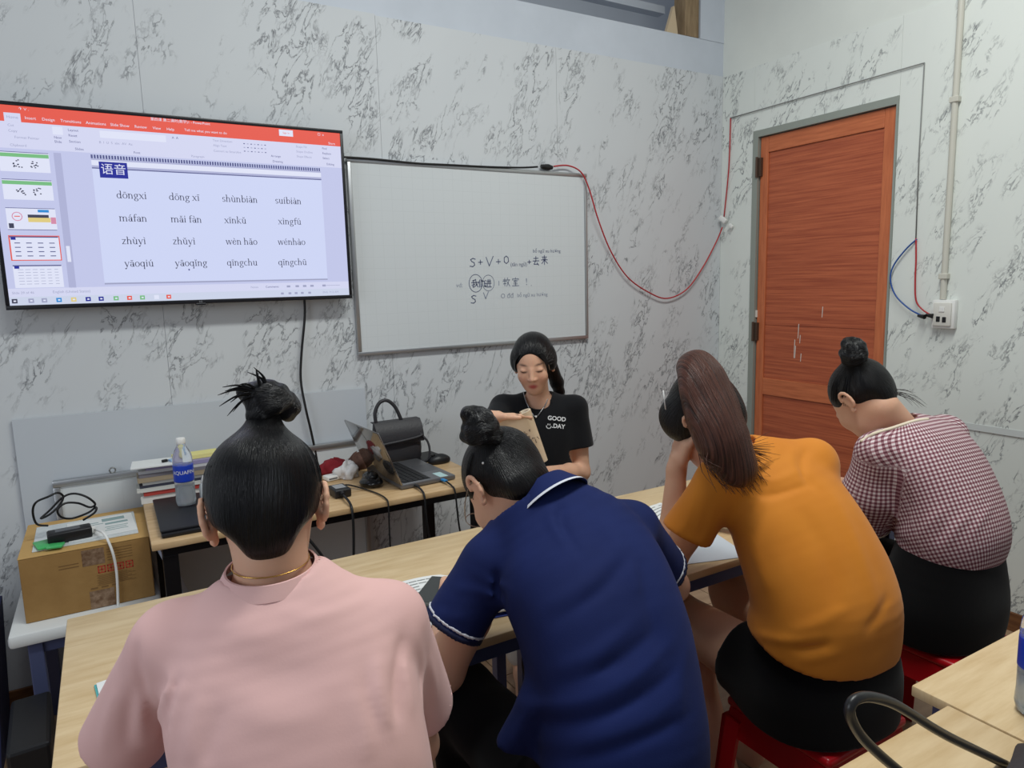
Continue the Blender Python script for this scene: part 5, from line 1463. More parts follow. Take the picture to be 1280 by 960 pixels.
def hair_up(parent, C, R, bunC, material, buns, nape=30, seed=1, s=1.0, bulk=0.0, name='hair', stalk=.024, vcut=True, extra=()):
    """hair combed up from the nape and temples into a knot"""
    ax = unit(bunC - loc(C, R, 0, -.01, .02))
    b = bulk
    hp_ = [(ell(loc(C, R, 0, -.017, .032), ((.084 + b) * s, (.099 + b) * s, (.088 + b) * s), R), .01), (ell(loc(C, R, 0, -.048, -.014), ((.064 + b) * s, (.052 + b) * s, .060 * s), R), .03),
           (cone(loc(C, R, 0, -.02, .04) + ax * .06, bunC - ax * .012, stalk * 1.2, stalk * .9), .022), (ell(loc(C, R, 0, -.060, -.046), (.032 * s, .024 * s, .028 * s), R), .025)]
    hv = Vol(hp_ + list(extra), .004)
    hv.cut(ell(loc(C, R, 0, .096, -.030), (.068, .066, .098), R), .012)
    for sg in (-1, 1): hv.cut(ell(loc(C, R, sg * .088, .012, -.034), (.026, .042, .048), R), .014)
    for sg in ((-1, 1) if vcut else ()): hv.cut(ell(loc(C, R, sg * .082, -.040, -.078), (.048, .075, .050), R), .02)
    o = hv.build(name, material, parent, 2, {'strand': strand_radial(loc(C, R, 0, -.01, .02), ax, (0, 1, 0))})
    pr_ = []
    for q in buns: pr_ += bun_prims(*q)
    Vol(pr_, .0032).build('hair_bun', material, parent, 1, {'strand': bun_strand(buns[0][0], buns[0][1])})
    rs = random.Random(seed); nl = []
    for k in range(nape):
        u = rs.uniform(-1, 1)
        nl.append([loc(C, R, u * .056, -.074 + abs(u) * .022, -.050), loc(C, R, u * .046 + rs.gauss(0, .004), -.079 + abs(u) * .028, -.072 - rs.random() * .01), loc(C, R, u * .036 + rs.gauss(0, .005), -.071 + abs(u) * .022, -.086 - rs.random() * .016)])
    if nl: locks('nape_hair', nl, [.0005, .0005, .0002], material, parent, 4, 3)
    # fine strands lying over the cap towards the knot
    fl_ = []
    for k in range(70):
        a = rs.uniform(0, 2 * PI); e1 = unit(np.cross(ax, V3(0, 1, .2))); e2 = np.cross(ax, e1); o_ = loc(C, R, 0, -.015, .03)
        path = []
        for th in (1.75, 1.3, .9, .55, .3):
            d = ax * math.cos(th) + (e1 * math.cos(a) + e2 * math.sin(a)) * math.sin(th); rr = .0
            q = np.array([d @ R[0] / ((.084 + b) * s), d @ R[1] / ((.099 + b) * s), d @ R[2] / ((.088 + b) * s)]); rr = 1 / np.linalg.norm(q)
            path.append(o_ + d * (rr + .001)); a += rs.gauss(0, .02)
        if (path[0] - V3(C)) @ R[1] < .045 and (path[0] - V3(C)) @ R[2] > -.02: fl_.append(path)
    if fl_: locks('fine_strands', fl_, [.0008, .0010, .0008], material, parent, 4, 3)
    return o


def neck_ring(name, material, parent, c, rt_, tz_, rx0, ry0, rx1, ry1, h, th=.003, dip=0.0, n=40, gap=None):
    """ribbed band: lower ellipse (rx0, ry0) to upper ellipse (rx1, ry1), height h along tz"""
    rt_ = unit(rt_ - tz_ * (rt_ @ tz_)); fy = np.cross(tz_, rt_); mb_ = MB(); vs = []; fs = []
    for k in range(n):
        a = 2 * PI * k / n; ca, sa = math.cos(a), math.sin(a)
        for (rx, ry, z_) in ((rx0, ry0, 0), (rx1, ry1, h), (rx1 - th, ry1 - th, h), (rx0 - th, ry0 - th, 0)):
            vs.append(c + rt_ * rx * ca + fy * ry * sa + tz_ * (z_ - dip * max(0, sa)))
    for k in range(n):
        k2 = (k + 1) % n
        for j in range(4): fs.append([k * 4 + j, k2 * 4 + j, k2 * 4 + (j + 1) % 4, k * 4 + (j + 1) % 4])
    return mb_.add(vs, fs).build(name, material, parent, smooth=SM)

# ================================================================== woman in the pink T-shirt (seen from behind, nearest)
def person(label, loc_, group=None):
    return thing('person', label, 'person', loc_, group)


pk = person('person in a pink T-shirt with black hair in a bun, back turned', (0.19, 0.95, 0.45))
rt = V3(.951, -.309, 0)
C = PY(333, 634, 1.065); R = frame(13, 20, 2)
shL, shR = V3(.042, 1.07, 1.018), V3(.335, .975, 1.008)
elL, wrL = V3(-.045, 1.20, .800), V3(.075, 1.41, .785)
elR = PY(521, 930, 1.045); wrR = V3(.30, 1.16, .64)
nb = V3(.180, 1.025, 1.085)
spine = [(V3(.205, .955, .54), rt, .150, .105), (V3(.200, .930, .70), rt, .135, .090), (V3(.192, .945, .86), rt, .140, .088), (V3(.184, .995, .98), rt, .135, .070), (nb + V3(0, .01, -.01), rt, .060, .050)]
pr = head_prims(C, R) + [(cone(nb + V3(0, -.005, .0), loc(C, R, 0, -.022, -.07), .052, .050), .03)] + [(loft(spine), .03)]
pr += [(cone(nb + V3(0, .01, -.03), shL, .032, .036), .03), (cone(nb + V3(0, .01, -.03), shR, .032, .036), .03)] + arm_prims(shL, elL, wrL) + arm_prims(shR, elR, wrR)
pr += hand_prims(wrL, V3(.75, .6, -.05), V3(0, .1, -1), -1, .35) + hand_prims(wrR, V3(-.5, .85, -.1), V3(0, 0, -1), 1, .3)
hL, hR = V3(.12, .99, .535), V3(.285, .935, .535)
kL, kR = V3(.10, 1.40, .55), V3(.33, 1.38, .55)
pr += leg_prims(hL, kL, V3(.09, 1.34, .08), V3(.10, 1.48, .025)) + leg_prims(hR, kR, V3(.34, 1.33, .08), V3(.36, 1.47, .025))
Vol(pr, .0045).build('body', skin_m, pk, attrs={'Col': skin_colors()})
# T-shirt
pinkf = fabric('pink_cotton', (226, 184, 179), (220, 177, 172))
hemL = shL + (elL - shL) * .90; hemR = PY(518, 884, 1.045)
sh_spine = [(V3(.205, .955, .50), rt, .190, .145), (V3(.200, .930, .62), rt, .182, .138), (V3(.197, .925, .72), rt, .172, .128), (V3(.192, .935, .86), rt, .172, .122), (V3(.184, .985, .985), rt, .168, .100), (nb + V3(0, .002, -.002), rt, .092, .070)]
tp = [(loft(sh_spine), .03), (cone(nb + V3(0, 0, -.036), shL + V3(.01, 0, -.005), .052, .052), .04), (cone(nb + V3(0, 0, -.036), shR + V3(-.01, 0, -.005), .052, .052), .04),
      (cone(shL, shL + (hemL - shL) * 1.08, .055, .066), .035), (cone(shR, shR + (hemR - shR) * 1.1, .059, .069), .035)]
sv = Vol(tp, .005)
dL, dR = unit(hemL - shL), unit(hemR - shR)
sv.halfspace(hemL, dL * .85 + V3(0, 0, -.25), (hemL, .13)); sv.halfspace(hemR, dR, (hemR, .13))
sv.halfspace((0, 0, .53), (0, 0, -1))
neck_c = cone(nb + V3(.0, .0, .012), nb + unit(loc(C, R, 0, -.022, -.07) - nb) * .14, .064, .072)
sv.cut(neck_c, .004)
sv.cut(cone(hemL - dL * .03, hemL + dL * .1, .046, .052)); sv.cut(cone(hemR - dR * .03, hemR + dR * .1, .053, .058))
sv.ripple(.0022, 16, 3); 
sv.folds([([(170, 800), (176, 850), (192, 905)], .009, -.009), ([(215, 838), (204, 880), (196, 935)], .009, .009), ([(236, 850), (220, 895), (214, 955)], .009, .010), ([(226, 842), (212, 885), (206, 945)], .006, -.007), ([(256, 862), (240, 915), (236, 958)], .011, .007), ([(280, 880), (262, 930), (256, 958)], .010, -.004),
          ([(505, 790), (494, 850), (496, 905)], .008, -.010), ([(474, 815), (476, 865), (486, 915)], .010, .008), ([(455, 830), (462, 880), (478, 925)], .009, -.004), ([(514, 790), (526, 840), (530, 885)], .010, .006), ([(502, 820), (510, 860), (516, 895)], .007, .006), ([(535, 820), (542, 850), (545, 880)], .008, .004),
          ([(150, 860), (136, 900), (128, 940)], .011, .007), ([(168, 850), (160, 895), (158, 935)], .008, -.007), ([(182, 860), (178, 900), (182, 938)], .007, .006), ([(240, 778), (330, 792), (430, 772)], .018, .004), ([(265, 830), (350, 846), (440, 826)], .022, -.004), ([(440, 860), (455, 910), (458, 955)], .012, .006), ([(345, 762), (400, 770), (470, 752)], .011, .004), ([(300, 890), (350, 900), (420, 890)], .02, .004)])
ts = sv.build('t_shirt', pinkf, pk, 4)
sv.band('sleeve_hem', pinkf, ts, hemR, dR, -.024, -.0215, .0016, (hemR, .11))
tz = unit(loc(C, R, 0, -.022, -.07) - nb); ex = rt; ey = np.cross(tz, ex)
c7 = PY(338, 726, .984)
neck_ring('neck_rib', pinkf, ts, nb + tz * .016 - ey * .003, rt, tz, .0765, .0740, .0650, .0630, .020)
goldm = mat('gold_chain', (214, 170, 90), 0.25, metal=1.0)
MB().tube([Vector(nb + tz * .040 + ex * .0545 * math.cos(a / 24 * 2 * PI) + ey * .0565 * math.sin(a / 24 * 2 * PI) - tz * .004 * math.sin(a / 24 * 2 * PI)) for a in range(24)], .0009, 6, closed=True).build('necklace', goldm, pk, smooth=True)
# jeans
jv = Vol([(loft([(V3(.205, .955, .475), rt, .172, .135), (V3(.203, .945, .60), rt, .168, .125), (V3(.2, .94, .66), rt, .15, .11)]), .03), (cone(hL, kL, .092, .070), .04), (cone(kL, V3(.09, 1.34, .12), .066, .06), .03), (cone(hR, kR, .092, .070), .04), (cone(kR, V3(.34, 1.33, .12), .066, .06), .03)], .008)
jv.halfspace((0, 0, .456), (0, 0, -1), ((.205, .95, .45), .25))
jv.build('jeans', fabric('blue_denim', (58, 66, 112), (46, 52, 92), bump=(300, .3)), pk)
# hair: cap swept up to a bun on the crown
bunC = PY(331, 499, 1.085)
hair_up(pk, C, R, bunC, hair_black, [(bunC + V3(0, 0, .002), V3(-.5, .1, .8), .036, .0135, 1, 3), (bunC + V3(.032, .004, -.014), V3(.9, .1, .4), .023, .011, 4, 2)], nape=0, seed=5)
ends = [(278, 484), (272, 494), (274, 508), (284, 520), (281, 489), (288, 503), (320, 461), (298, 481), (291, 515)]
locks('loose_hair_ends', [[PY(328, 494, 1.07), PY((318 + e[0]) / 2 + 3, (492 + e[1]) / 2 - 6, 1.065), PY(e[0], e[1], 1.065)] for e in ends] + [[PY(332, 488, 1.07), PY(330, 472, 1.07), PY(317, 459, 1.07)], [PY(333, 488, 1.07), PY(328, 474, 1.07), PY(309, 465, 1.07)]], [.0034, .002, .0004], hair_black, pk)

# ================================================================== woman in the navy polo shirt
nv = person('person in a navy polo shirt bending over the table, hair in a bun', (0.80, 0.95, 0.45))
C = PY(631, 606, 1.275); R = frame(-12, 58, -8)
rt = unit(V3(.35, -.06, .02))
shL, shR = PY(612, 706, 1.195), PY(790, 662, 1.13)
nb = V3(.748, 1.185, 1.066)
elL, elR = PY(556, 840, 1.235), V3(1.125, 1.185, .785)
wrL, wrR = V3(.640, 1.415, .800), V3(.965, 1.40, .80)
spine = [(V3(.755, .945, .54), rt, .145, .100), (V3(.762, .94, .70), rt, .130, .085), (V3(.772, 1.00, .86), rt, .135, .085), (V3(.775, 1.10, .975), rt, .130, .070), (nb + V3(0, .02, -.02), rt, .060, .045)]
nk = loc(C, R, 0, -.030, -.068)
pr = head_prims(C, R) + [(cone(nb, nk, .050, .048), .03), (loft(spine), .03), (cone(nb + V3(0, .02, -.03), shL, .03, .036), .03), (cone(nb + V3(0, .02, -.03), shR, .03, .036), .03)]
pr += arm_prims(shL, elL, wrL, 1.1) + arm_prims(shR, elR, wrR, 1.08) + hand_prims(wrL, V3(.55, .8, -.05), V3(0, .05, -1), -1, [.4, .5, .6, .7]) + hand_prims(wrR, V3(-.6, .75, -.05), V3(0, 0, -1), 1, .25)
hL, hR = V3(.672, .97, .535), V3(.840, .96, .535)
kL, kR = V3(.64, 1.38, .56), V3(.91, 1.38, .56)
aL, aR = V3(.62, 1.22, .09), V3(.96, 1.30, .08)
pr += leg_prims(hL, kL, aL, aL + V3(0, .14, -.055)) + leg_prims(hR, kR, aR, aR + V3(0, .14, -.055))
Vol(pr, .0045).build('body', skin_m, nv, attrs={'Col': skin_colors()})
navyf = fabric('navy_pique', (27, 39, 88), (23, 33, 76), 0.8, (420, .06), 0.02)
whitef = mat('white_knit', (206, 208, 216), 0.8)
dL, dR = unit(elL - shL), unit(elR - shR)
hemL = PY(566, 785, 1.215); dL = unit(hemL - shL); hemR = shR + dR * .185
sp2 = [(V3(.742, .935, .52), rt, .176, .150), (V3(.747, .925, .62), rt, .170, .142), (V3(.757, .935, .72), rt, .162, .130), (V3(.772, 1.0, .86), rt, .166, .126), (V3(.777, 1.10, .965), rt, .166, .105), (nb + V3(0, .012, -.012), rt, .092, .068)]
tp = [(loft(sp2), .03), (cone(nb + V3(0, .01, -.022), shL + V3(.012, .0, .0), .060, .054), .05), (cone(nb + V3(0, .01, -.022), shR + V3(-.012, 0, .0), .060, .054), .05),
      (cone(shL, shL + (hemL - shL) * 1.12, .060, .064), .035), (cone(shR, shR + (hemR - shR) * 1.12, .060, .064), .035)]
sv = Vol(tp, .005)
sv.halfspace(hemL, dL, (hemL, .12)); sv.halfspace(hemR, dR, (hemR, .11))
sv.add(cone(PY(668, 885, 1.0), PY(640, 930, 1.02), .035, .03), .04); fc = PY(650, 942, 1.0); sv.halfspace(fc, (-.25, 0, -1), (fc, .075)); sv.halfspace((0, 0, .535), (0, .12, -1))
sv.cut(cone(nb + V3(0, .005, .0), nb + unit(nk - nb) * .14, .060, .068), .004)
sv.cut(cone(hemL - dL * .03, hemL + dL * .1, .052, .056)); sv.cut(cone(hemR - dR * .03, hemR + dR * .1, .050, .055))
sv.ripple(.002, 15, 8)
sv.folds([([(705, 630), (702, 655), (724, 695)], .009, -.007), ([(690, 632), (690, 655), (708, 685)], .009, .007), ([(630, 775), (680, 762), (735, 728), (775, 680)], .013, .007), ([(630, 795), (690, 780), (750, 740), (790, 690)], .010, -.006),
          ([(636, 835), (690, 838), (750, 815), (805, 765)], .012, .008), ([(640, 858), (700, 858), (775, 826), (825, 780)], .009, -.008), ([(648, 880), (715, 880), (795, 845), (840, 800)], .012, .009), ([(655, 905), (725, 902), (805, 870), (848, 830)], .009, -.008),
          ([(668, 928), (740, 924), (815, 893), (855, 860)], .012, .008), ([(690, 950), (760, 940), (830, 912), (862, 890)], .009, -.006), ([(620, 712), (624, 750), (632, 800), (637, 845)], .010, -.012), ([(640, 735), (642, 780), (648, 830)], .012, .006),
          ([(570, 736), (605, 740), (634, 760)], .008, .008), ([(552, 757), (596, 760), (630, 785)], .007, -.007), ([(590, 712), (615, 728), (642, 738)], .008, .006), ([(540, 770), (580, 773), (612, 790)], .008, .006), ([(800, 695), (812, 760), (830, 835)], .014, -.006), ([(745, 645), (775, 690), (798, 745)], .016, .005), ([(660, 890), (645, 920), (640, 940)], .008, .008), ([(680, 895), (668, 925), (672, 952)], .008, -.007), ([(862, 800), (846, 850), (852, 910)], .014, .005)])
ps = sv.build('polo_shirt', navyf, nv, 5)
for hm, dd in ((hemL, dL), (hemR, dR)):
    sv.band('cuff', mat('dark_navy_knit', (20, 27, 60), 0.85), ps, hm, dd, -.013, -.0005, .0022, (hm, .105))
    sv.band('cuff_stripe', whitef, ps, hm, dd, -.0215, -.0145, .0026, (hm, .105))
tz = unit(V3(-.16, .76, .60)); cc_ = PY(690, 630, 1.165)
neck_ring('collar', navyf, ps, cc_ - tz * .004, rt, tz, .090, .082, .062, .060, .045)
neck_ring('collar_stripe', whitef, ps, cc_ - tz * .0035, rt, tz, .0908, .0828, .0875, .0798, .0058)
# trousers
blackf = fabric('black_trouser_cloth', (10, 10, 12), (7, 7, 8), 0.85)
jv = Vol([(loft([(V3(.755, .945, .475), rt, .172, .135), (V3(.755, .94, .60), rt, .168, .125), (V3(.758, .94, .66), rt, .15, .11)]), .03), (cone(hL, kL, .094, .080), .04), (cone(kL, aL + V3(0, 0, .04), .078, .075), .03), (cone(hR, kR, .094, .080), .04), (cone(kR, aR + V3(0, 0, .04), .078, .075), .03)], .008)
jv.halfspace((0, 0, .456), (0, 0, -1), ((.755, .94, .45), .25))
jv.build('trousers', blackf, nv)
bunC = PY(599, 530, 1.275)
hair_up(nv, C, R, bunC, hair_black, [(bunC, unit(bunC - C) + V3(.1, 0, 0), .042, .0150, 2, 3), (bunC + V3(.022, -.012, -.022), V3(.5, -.2, .9), .026, .011, 6, 2)], nape=0, seed=9, vcut=False, extra=[(ell(loc(C, R, 0, -.058, -.058), (.056, .036, .044), R), .03)])
# spectacles and ear stud
gm = mat('glasses_wire', (150, 140, 130), 0.3, metal=0.9)
sp_ = MB()
for sg in (-1, 1):
    sp_.tube([Vector(loc(C, R, sg * .034 + .026 * math.cos(a / 16 * 2 * PI), .106, .002 + .020 * math.sin(a / 16 * 2 * PI))) for a in range(16)], .0012, 6, closed=True)
    sp_.tube([Vector(loc(C, R, sg * .060, .104, .008)), Vector(loc(C, R, sg * .080, .05, .008)), Vector(loc(C, R, sg * .084, -.005, .012)), Vector(loc(C, R, sg * .082, -.03, -.012))], .0013, 6, sub=4)
sp_.tube([Vector(loc(C, R, -.008, .108, .006)), Vector(loc(C, R, .008, .108, .006))], .0012, 6)
sp_.build('spectacles', gm, nv, smooth=True)
MB().lathe([(.0005, -.0028), (.0022, -.0018), (.0028, 0), (.0022, .0018), (.0005, .0028)], Vector(loc(C, R, -.062, -.055, .012) - R[0] * .012 - R[1] * .008), 10).build('hair_pin', whitep, nv, smooth=True)

# ================================================================== woman in the orange shirt
og = person('person in an orange shirt with a brown ponytail, head resting on one hand', (1.43, 1.0, 0.45))
C = PY(880, 524, 1.285); R = frame(-14, 38, 4)
rt = unit(V3(.33, -.05, .03))
shL, shR = PY(898, 602, 1.165), PY(1017, 578, 1.11)
nb = PY(935, 566, 1.17) + V3(0, .03, -.02)
elL = V3(1.235, 1.305, .788); haL = PY(846, 578, 1.315)
wrL = elL + (haL - elL) * .93
elR, wrR = V3(1.69, 1.27, .80), V3(1.56, 1.47, .79)
nk = loc(C, R, 0, -.030, -.068)
spine = [(V3(1.435, 1.0, .54), rt, .145, .100), (V3(1.435, .985, .70), rt, .128, .085), (V3(1.425, 1.03, .86), rt, .130, .082), (V3(1.405, 1.12, .98), rt, .120, .068), (nb + V3(0, .015, -.03), rt, .055, .045)]
pr = head_prims(C, R) + [(cone(nb, nk, .048, .047), .03), (loft(spine), .03), (cone(nb + V3(0, .02, -.03), shL, .03, .036), .03), (cone(nb + V3(0, .02, -.03), shR, .03, .036), .03)]
pr += arm_prims(shL, elL, wrL, 1.05) + arm_prims(shR, elR, wrR, 1.0)
chk = loc(C, R, -.062, .055, -.045)
pr += hand_prims(wrL, chk + V3(.0, .0, .06) - wrL, V3(.9, -.3, .1), 1, [.35, .4, .45, .5], s=.98) + hand_prims(wrR, V3(-.6, .75, -.05), V3(0, 0, -1), 1, .25)
hL, hR = V3(1.345, 1.02, .54), V3(1.515, 1.01, .54)
kL, kR = V3(1.335, 1.40, .570), V3(1.59, 1.42, .565)
aL, aR = V3(1.385, 1.22, .085), V3(1.60, 1.33, .085)
pr += leg_prims(hL, kL, aL, aL + V3(-.02, .14, -.055), 1.12) + leg_prims(hR, kR, aR, aR + V3(0, .14, -.055), 1.1)
Vol(pr, .0045).build('body', skin_m, og, attrs={'Col': skin_colors()})
orf = fabric('orange_crepe', (208, 130, 42), (198, 119, 36), 0.65, (200, .02), 0.1)
hemL = PY(858, 668, 1.215); dL = unit(hemL - shL); dR = unit(elR - shR); hemR = shR + dR * .20
sp2 = [(V3(1.422, 1.0, .58), rt, .192, .150), (V3(1.424, .985, .68), rt, .188, .142), (V3(1.422, .985, .76), rt, .180, .132), (V3(1.414, 1.04, .88), rt, .168, .120), (V3(1.405, 1.12, .985), rt, .150, .098), (nb + V3(0, .012, -.018), rt, .085, .066)]
tp = [(loft(sp2), .03), (cone(nb + V3(0, .01, -.022), shL + V3(.012, 0, 0), .056, .050), .05), (cone(nb + V3(0, .01, -.022), shR + V3(-.012, 0, 0), .056, .050), .05),
      (cone(shL, shL + (hemL - shL) * 1.1, .056, .066), .035), (cone(shR, hemR, .056, .064), .035)]
sv = Vol(tp, .005)
sv.halfspace(hemL, dL + V3(-.1, 0, -.25), (hemL, .115)); sv.halfspace(hemR, dR, (hemR, .10))
sv.halfspace((1.43, .86, .622), V3(.0, .30, -1))
sv.cut(cone(nb + V3(0, .005, .004), nb + unit(nk - nb) * .14, .058, .066), .004)
sv.cut(cone(hemL - dL * .015, hemL + dL * .1, .047, .054)); sv.cut(loft([(V3(1.435, 1.0, .50), rt, .165, .135), (V3(1.436, .99, .655), rt, .162, .128)]))
sv.ripple(.0022, 15, 21)
sv.folds([([(935, 582), (962, 602), (1005, 588)], .010, .007), ([(925, 596), (958, 620), (1015, 604)], .009, -.007), ([(1008, 560), (1002, 588), (1020, 615)], .009, -.007), ([(990, 556), (988, 580), (1000, 610)], .010, .005), ([(893, 685), (904, 720), (914, 765)], .011, .008), ([(900, 675), (916, 722), (926, 760)], .008, -.008), ([(918, 768), (945, 792), (985, 800), (1030, 792)], .009, .011), ([(914, 785), (945, 806), (990, 813), (1040, 803)], .008, -.010), ([(960, 820), (1000, 826), (1050, 815)], .009, .006), ([(985, 790), (1020, 780), (1060, 760)], .012, .005),
          ([(905, 630), (908, 668), (897, 692)], .010, -.008), ([(872, 612), (860, 650), (850, 668)], .009, .006), ([(888, 620), (880, 655), (872, 678)], .009, -.005), ([(1035, 610), (1072, 690), (1095, 770)], .018, .006), ([(1000, 630), (1035, 700), (1045, 765)], .022, -.006), ([(935, 640), (945, 690), (965, 745)], .018, .005), ([(915, 775), (935, 805), (970, 830)], .009, .006), ([(1080, 790), (1095, 770), (1112, 740)], .012, -.005)])
ors = sv.build('shirt', orf, og, 5)
jv = Vol([(loft([(V3(1.435, 1.0, .475), rt, .195, .160), (V3(1.436, .99, .58), rt, .190, .150), (V3(1.436, .985, .66), rt, .160, .12)]), .03), (cone(hL, hL + (kL - hL) * .42, .104, .094), .04), (cone(hR, hR + (kR - hR) * .42, .104, .094), .04)], .007)
jv.halfspace((0, 0, .456), (0, 0, -1), ((1.435, 1.0, .45), .26))
for h_, k_ in ((hL, kL), (hR, kR)): jv.halfspace(h_ + (k_ - h_) * .38, k_ - h_, (h_ + (k_ - h_) * .38, .15))
jv.build('shorts', blackf, og)
# hair: dark cap, brown ponytail from the crown down the back
tie = PY(862, 462, 1.25)
hv = Vol([(ell(loc(C, R, 0, -.017, .032), (.084, .099, .088), R), .01), (ell(loc(C, R, 0, -.050, -.018), (.068, .056, .066), R), .03), (cone(loc(C, R, 0, -.02, .08), tie, .036, .026), .03), (ell(loc(C, R, -.05, .035, .03), (.04, .05, .06), R), .02)], .004)
hv.cut(ell(loc(C, R, .01, .092, -.03), (.070, .062, .095), R), .012)
for sg in (1,): hv.cut(ell(loc(C, R, sg * .088, .012, -.034), (.026, .042, .048), R), .014)
hv.build('hair', hair_black, og, 1, {'strand': strand_radial(C, unit(tie - C), (0, 1, 0))})
tail = [tie, PY(868, 458, 1.225), PY(878, 475, 1.19), PY(890, 515, 1.15), PY(905, 555, 1.105), PY(925, 590, 1.075)]
tw = [.026, .036, .052, .060, .058, .036]
tcs = [np.array(q) for q in catmull([Vector(q) for q in tail], 5)]; tws = [float(np.interp(i / 5, range(6), tw)) for i in range(len(tcs))]
pv = Vol([(cone(a, b, w1, w2), .012) for a, b, w1, w2 in zip(tcs[:-1], tcs[1:], tws[:-1], tws[1:])], .004)
pv.ripple(.002, 60, 4, (1, 1, .15))
tv_ = unit(tail[-1] - tail[1]); te = unit(np.cross(tv_, V3(0, 1, 0))); tf = np.cross(tv_, te)
pv.build('ponytail', hair_brown, og, 3, {'strand': lambda V: np.stack([(V - tail[1]) @ te + .35 * ((V - tail[1]) @ tf), ((V - tail[1]) @ tv_) * .6, 0 * V[:, 0]], 1)})
rs = random.Random(12); L_ = []
for k in range(150):
    u, w_ = rs.uniform(-1, 1), rs.uniform(-1, 1)
    off = lambda s_: te * u * s_ + tf * (-abs(w_)) * s_ * .9
    ex_, ey_ = rs.gauss(0, 9), rs.uniform(-14, 26)
    endp = PY(930 + u * 28 + ex_, 596 + ey_ - abs(u) * 6, 1.062 + .012 * rs.random())
    q3, q4 = tail[3] + off(.056), tail[4] + off(.054)
    L_.append([tie + off(.016), tail[2] + off(.050), q3, q4, (q4 + endp) / 2 + off(.010), endp])
for k in range(60):
    v = rs.random(); q2 = tail[2] + te * (.02 + .03 * v) - tf * .035; endp = PY(940 + 30 * v + rs.gauss(0, 4), 590 - 34 * v + rs.gauss(0, 7), 1.085 + .01 * v)
    sg_ = 1 if te @ np.array(CR) > 0 else -1
    q3 = tail[3] + te * sg_ * (.035 + .02 * v) - tf * .03; q4 = tail[4] + te * sg_ * (.045 + .018 * v) - tf * .02
    L_.append([tie, tail[2] + te * sg_ * (.03 + .015 * v) - tf * .025, q3, q4, endp])
locks('ponytail_strands', L_, [.0010, .0014, .0013, .0010, .0003], hair_brown, og, 4, 3)
MB().tube([Vector(tie + (te * math.cos(a / 16 * 2 * PI) + tf * math.sin(a / 16 * 2 * PI)) * .026) for a in range(16)], .005, 8, closed=True).build('hair_tie', black_rub, og, smooth=True)
MB().tube([PY(829, 488, 1.25), PY(832, 512, 1.25)], .0016, 6).build('hair_clip', whitep, og, smooth=True)

# ================================================================== woman in the gingham blouse
gg = person('person in a red and white gingham blouse with a bun, by the door', (2.07, 1.05, 0.45))
C = PY(1078, 498, 1.295); R = frame(6, 52, 2)
rt = unit(V3(.34, -.03, -.01))
nb = PY(1138, 530, 1.175) + V3(0, .03, -.02)
shL, shR = PY(1096, 566, 1.185), V3(2.235, 1.15, 1.015)
elL, wrL = V3(1.960, 1.235, .790), V3(2.03, 1.45, .79)
elR, wrR = V3(2.32, 1.27, .80), V3(2.17, 1.46, .79)
nk = loc(C, R, 0, -.030, -.068)
spine = [(V3(2.075, 1.06, .54), rt, .145, .100), (V3(2.085, 1.035, .70), rt, .125, .085), (V3(2.09, 1.06, .86), rt, .130, .082), (V3(2.085, 1.13, .98), rt, .120, .068), (nb + V3(0, .015, -.03), rt, .055, .045)]
pr = head_prims(C, R) + [(cone(nb, nk, .050, .048), .03), (loft(spine), .03), (cone(nb + V3(0, .02, -.03), shL, .03, .036), .03), (cone(nb + V3(0, .02, -.03), shR, .03, .036), .03)]
pr += arm_prims(shL, elL, wrL) + arm_prims(shR, elR, wrR) + hand_prims(wrL, V3(.5, .8, -.05), V3(0, 0, -1), -1, .3) + hand_prims(wrR, V3(-.6, .75, -.05), V3(0, 0, -1), 1, .4)
hL, hR = V3(1.99, 1.07, .54), V3(2.16, 1.07, .54)
kL, kR = V3(1.96, 1.46, .56), V3(2.19, 1.46, .56)
aL, aR = V3(1.96, 1.40, .085), V3(2.19, 1.40, .085)
pr += leg_prims(hL, kL, aL, aL + V3(0, .14, -.055)) + leg_prims(hR, kR, aR, aR + V3(0, .14, -.055))
Vol(pr, .0045).build('body', skin_m, gg, attrs={'Col': skin_colors()})


def gingham_material():
    m = bpy.data.materials.new('gingham_cotton'); m.use_nodes = True; n, l = nt(m); b = n['Principled BSDF']; b.inputs['Roughness'].default_value = .8; b.inputs['Specular IOR Level'].default_value = .15
    a = n.new('ShaderNodeAttribute'); a.attribute_name = 'cloth'; sx = n.new('ShaderNodeSeparateXYZ'); l.new(a.outputs['Vector'], sx.inputs[0]); st_ = []
    for i in (0, 1):
        q = n.new('ShaderNodeMath'); q.operation = 'MULTIPLY'; q.inputs[1].default_value = 1 / .0115; l.new(sx.outputs[i], q.inputs[0])
        f = n.new('ShaderNodeMath'); f.operation = 'FRACT'; l.new(q.outputs[0], f.inputs[0])
        g = n.new('ShaderNodeMath'); g.operation = 'GREATER_THAN'; g.inputs[1].default_value = .5; l.new(f.outputs[0], g.inputs[0]); st_.append(g.outputs[0])
    s2 = n.new('ShaderNodeMath'); s2.operation = 'ADD'; l.new(st_[0], s2.inputs[0]); l.new(st_[1], s2.inputs[1])
    h2 = n.new('ShaderNodeMath'); h2.operation = 'MULTIPLY'; h2.inputs[1].default_value = .5; l.new(s2.outputs[0], h2.inputs[0])
    rp = n.new('ShaderNodeValToRGB'); rp.color_ramp.interpolation = 'CONSTANT'
    rp.color_ramp.elements[0].color = lin((218, 206, 206)); rp.color_ramp.elements[1].color = lin((106, 60, 70)); rp.color_ramp.elements[1].position = .8
    e = rp.color_ramp.elements.new(.3); e.color = lin((162, 124, 130))
    l.new(h2.outputs[0], rp.inputs['Fac']); l.new(rp.outputs['Color'], b.inputs['Base Color'])
    return m


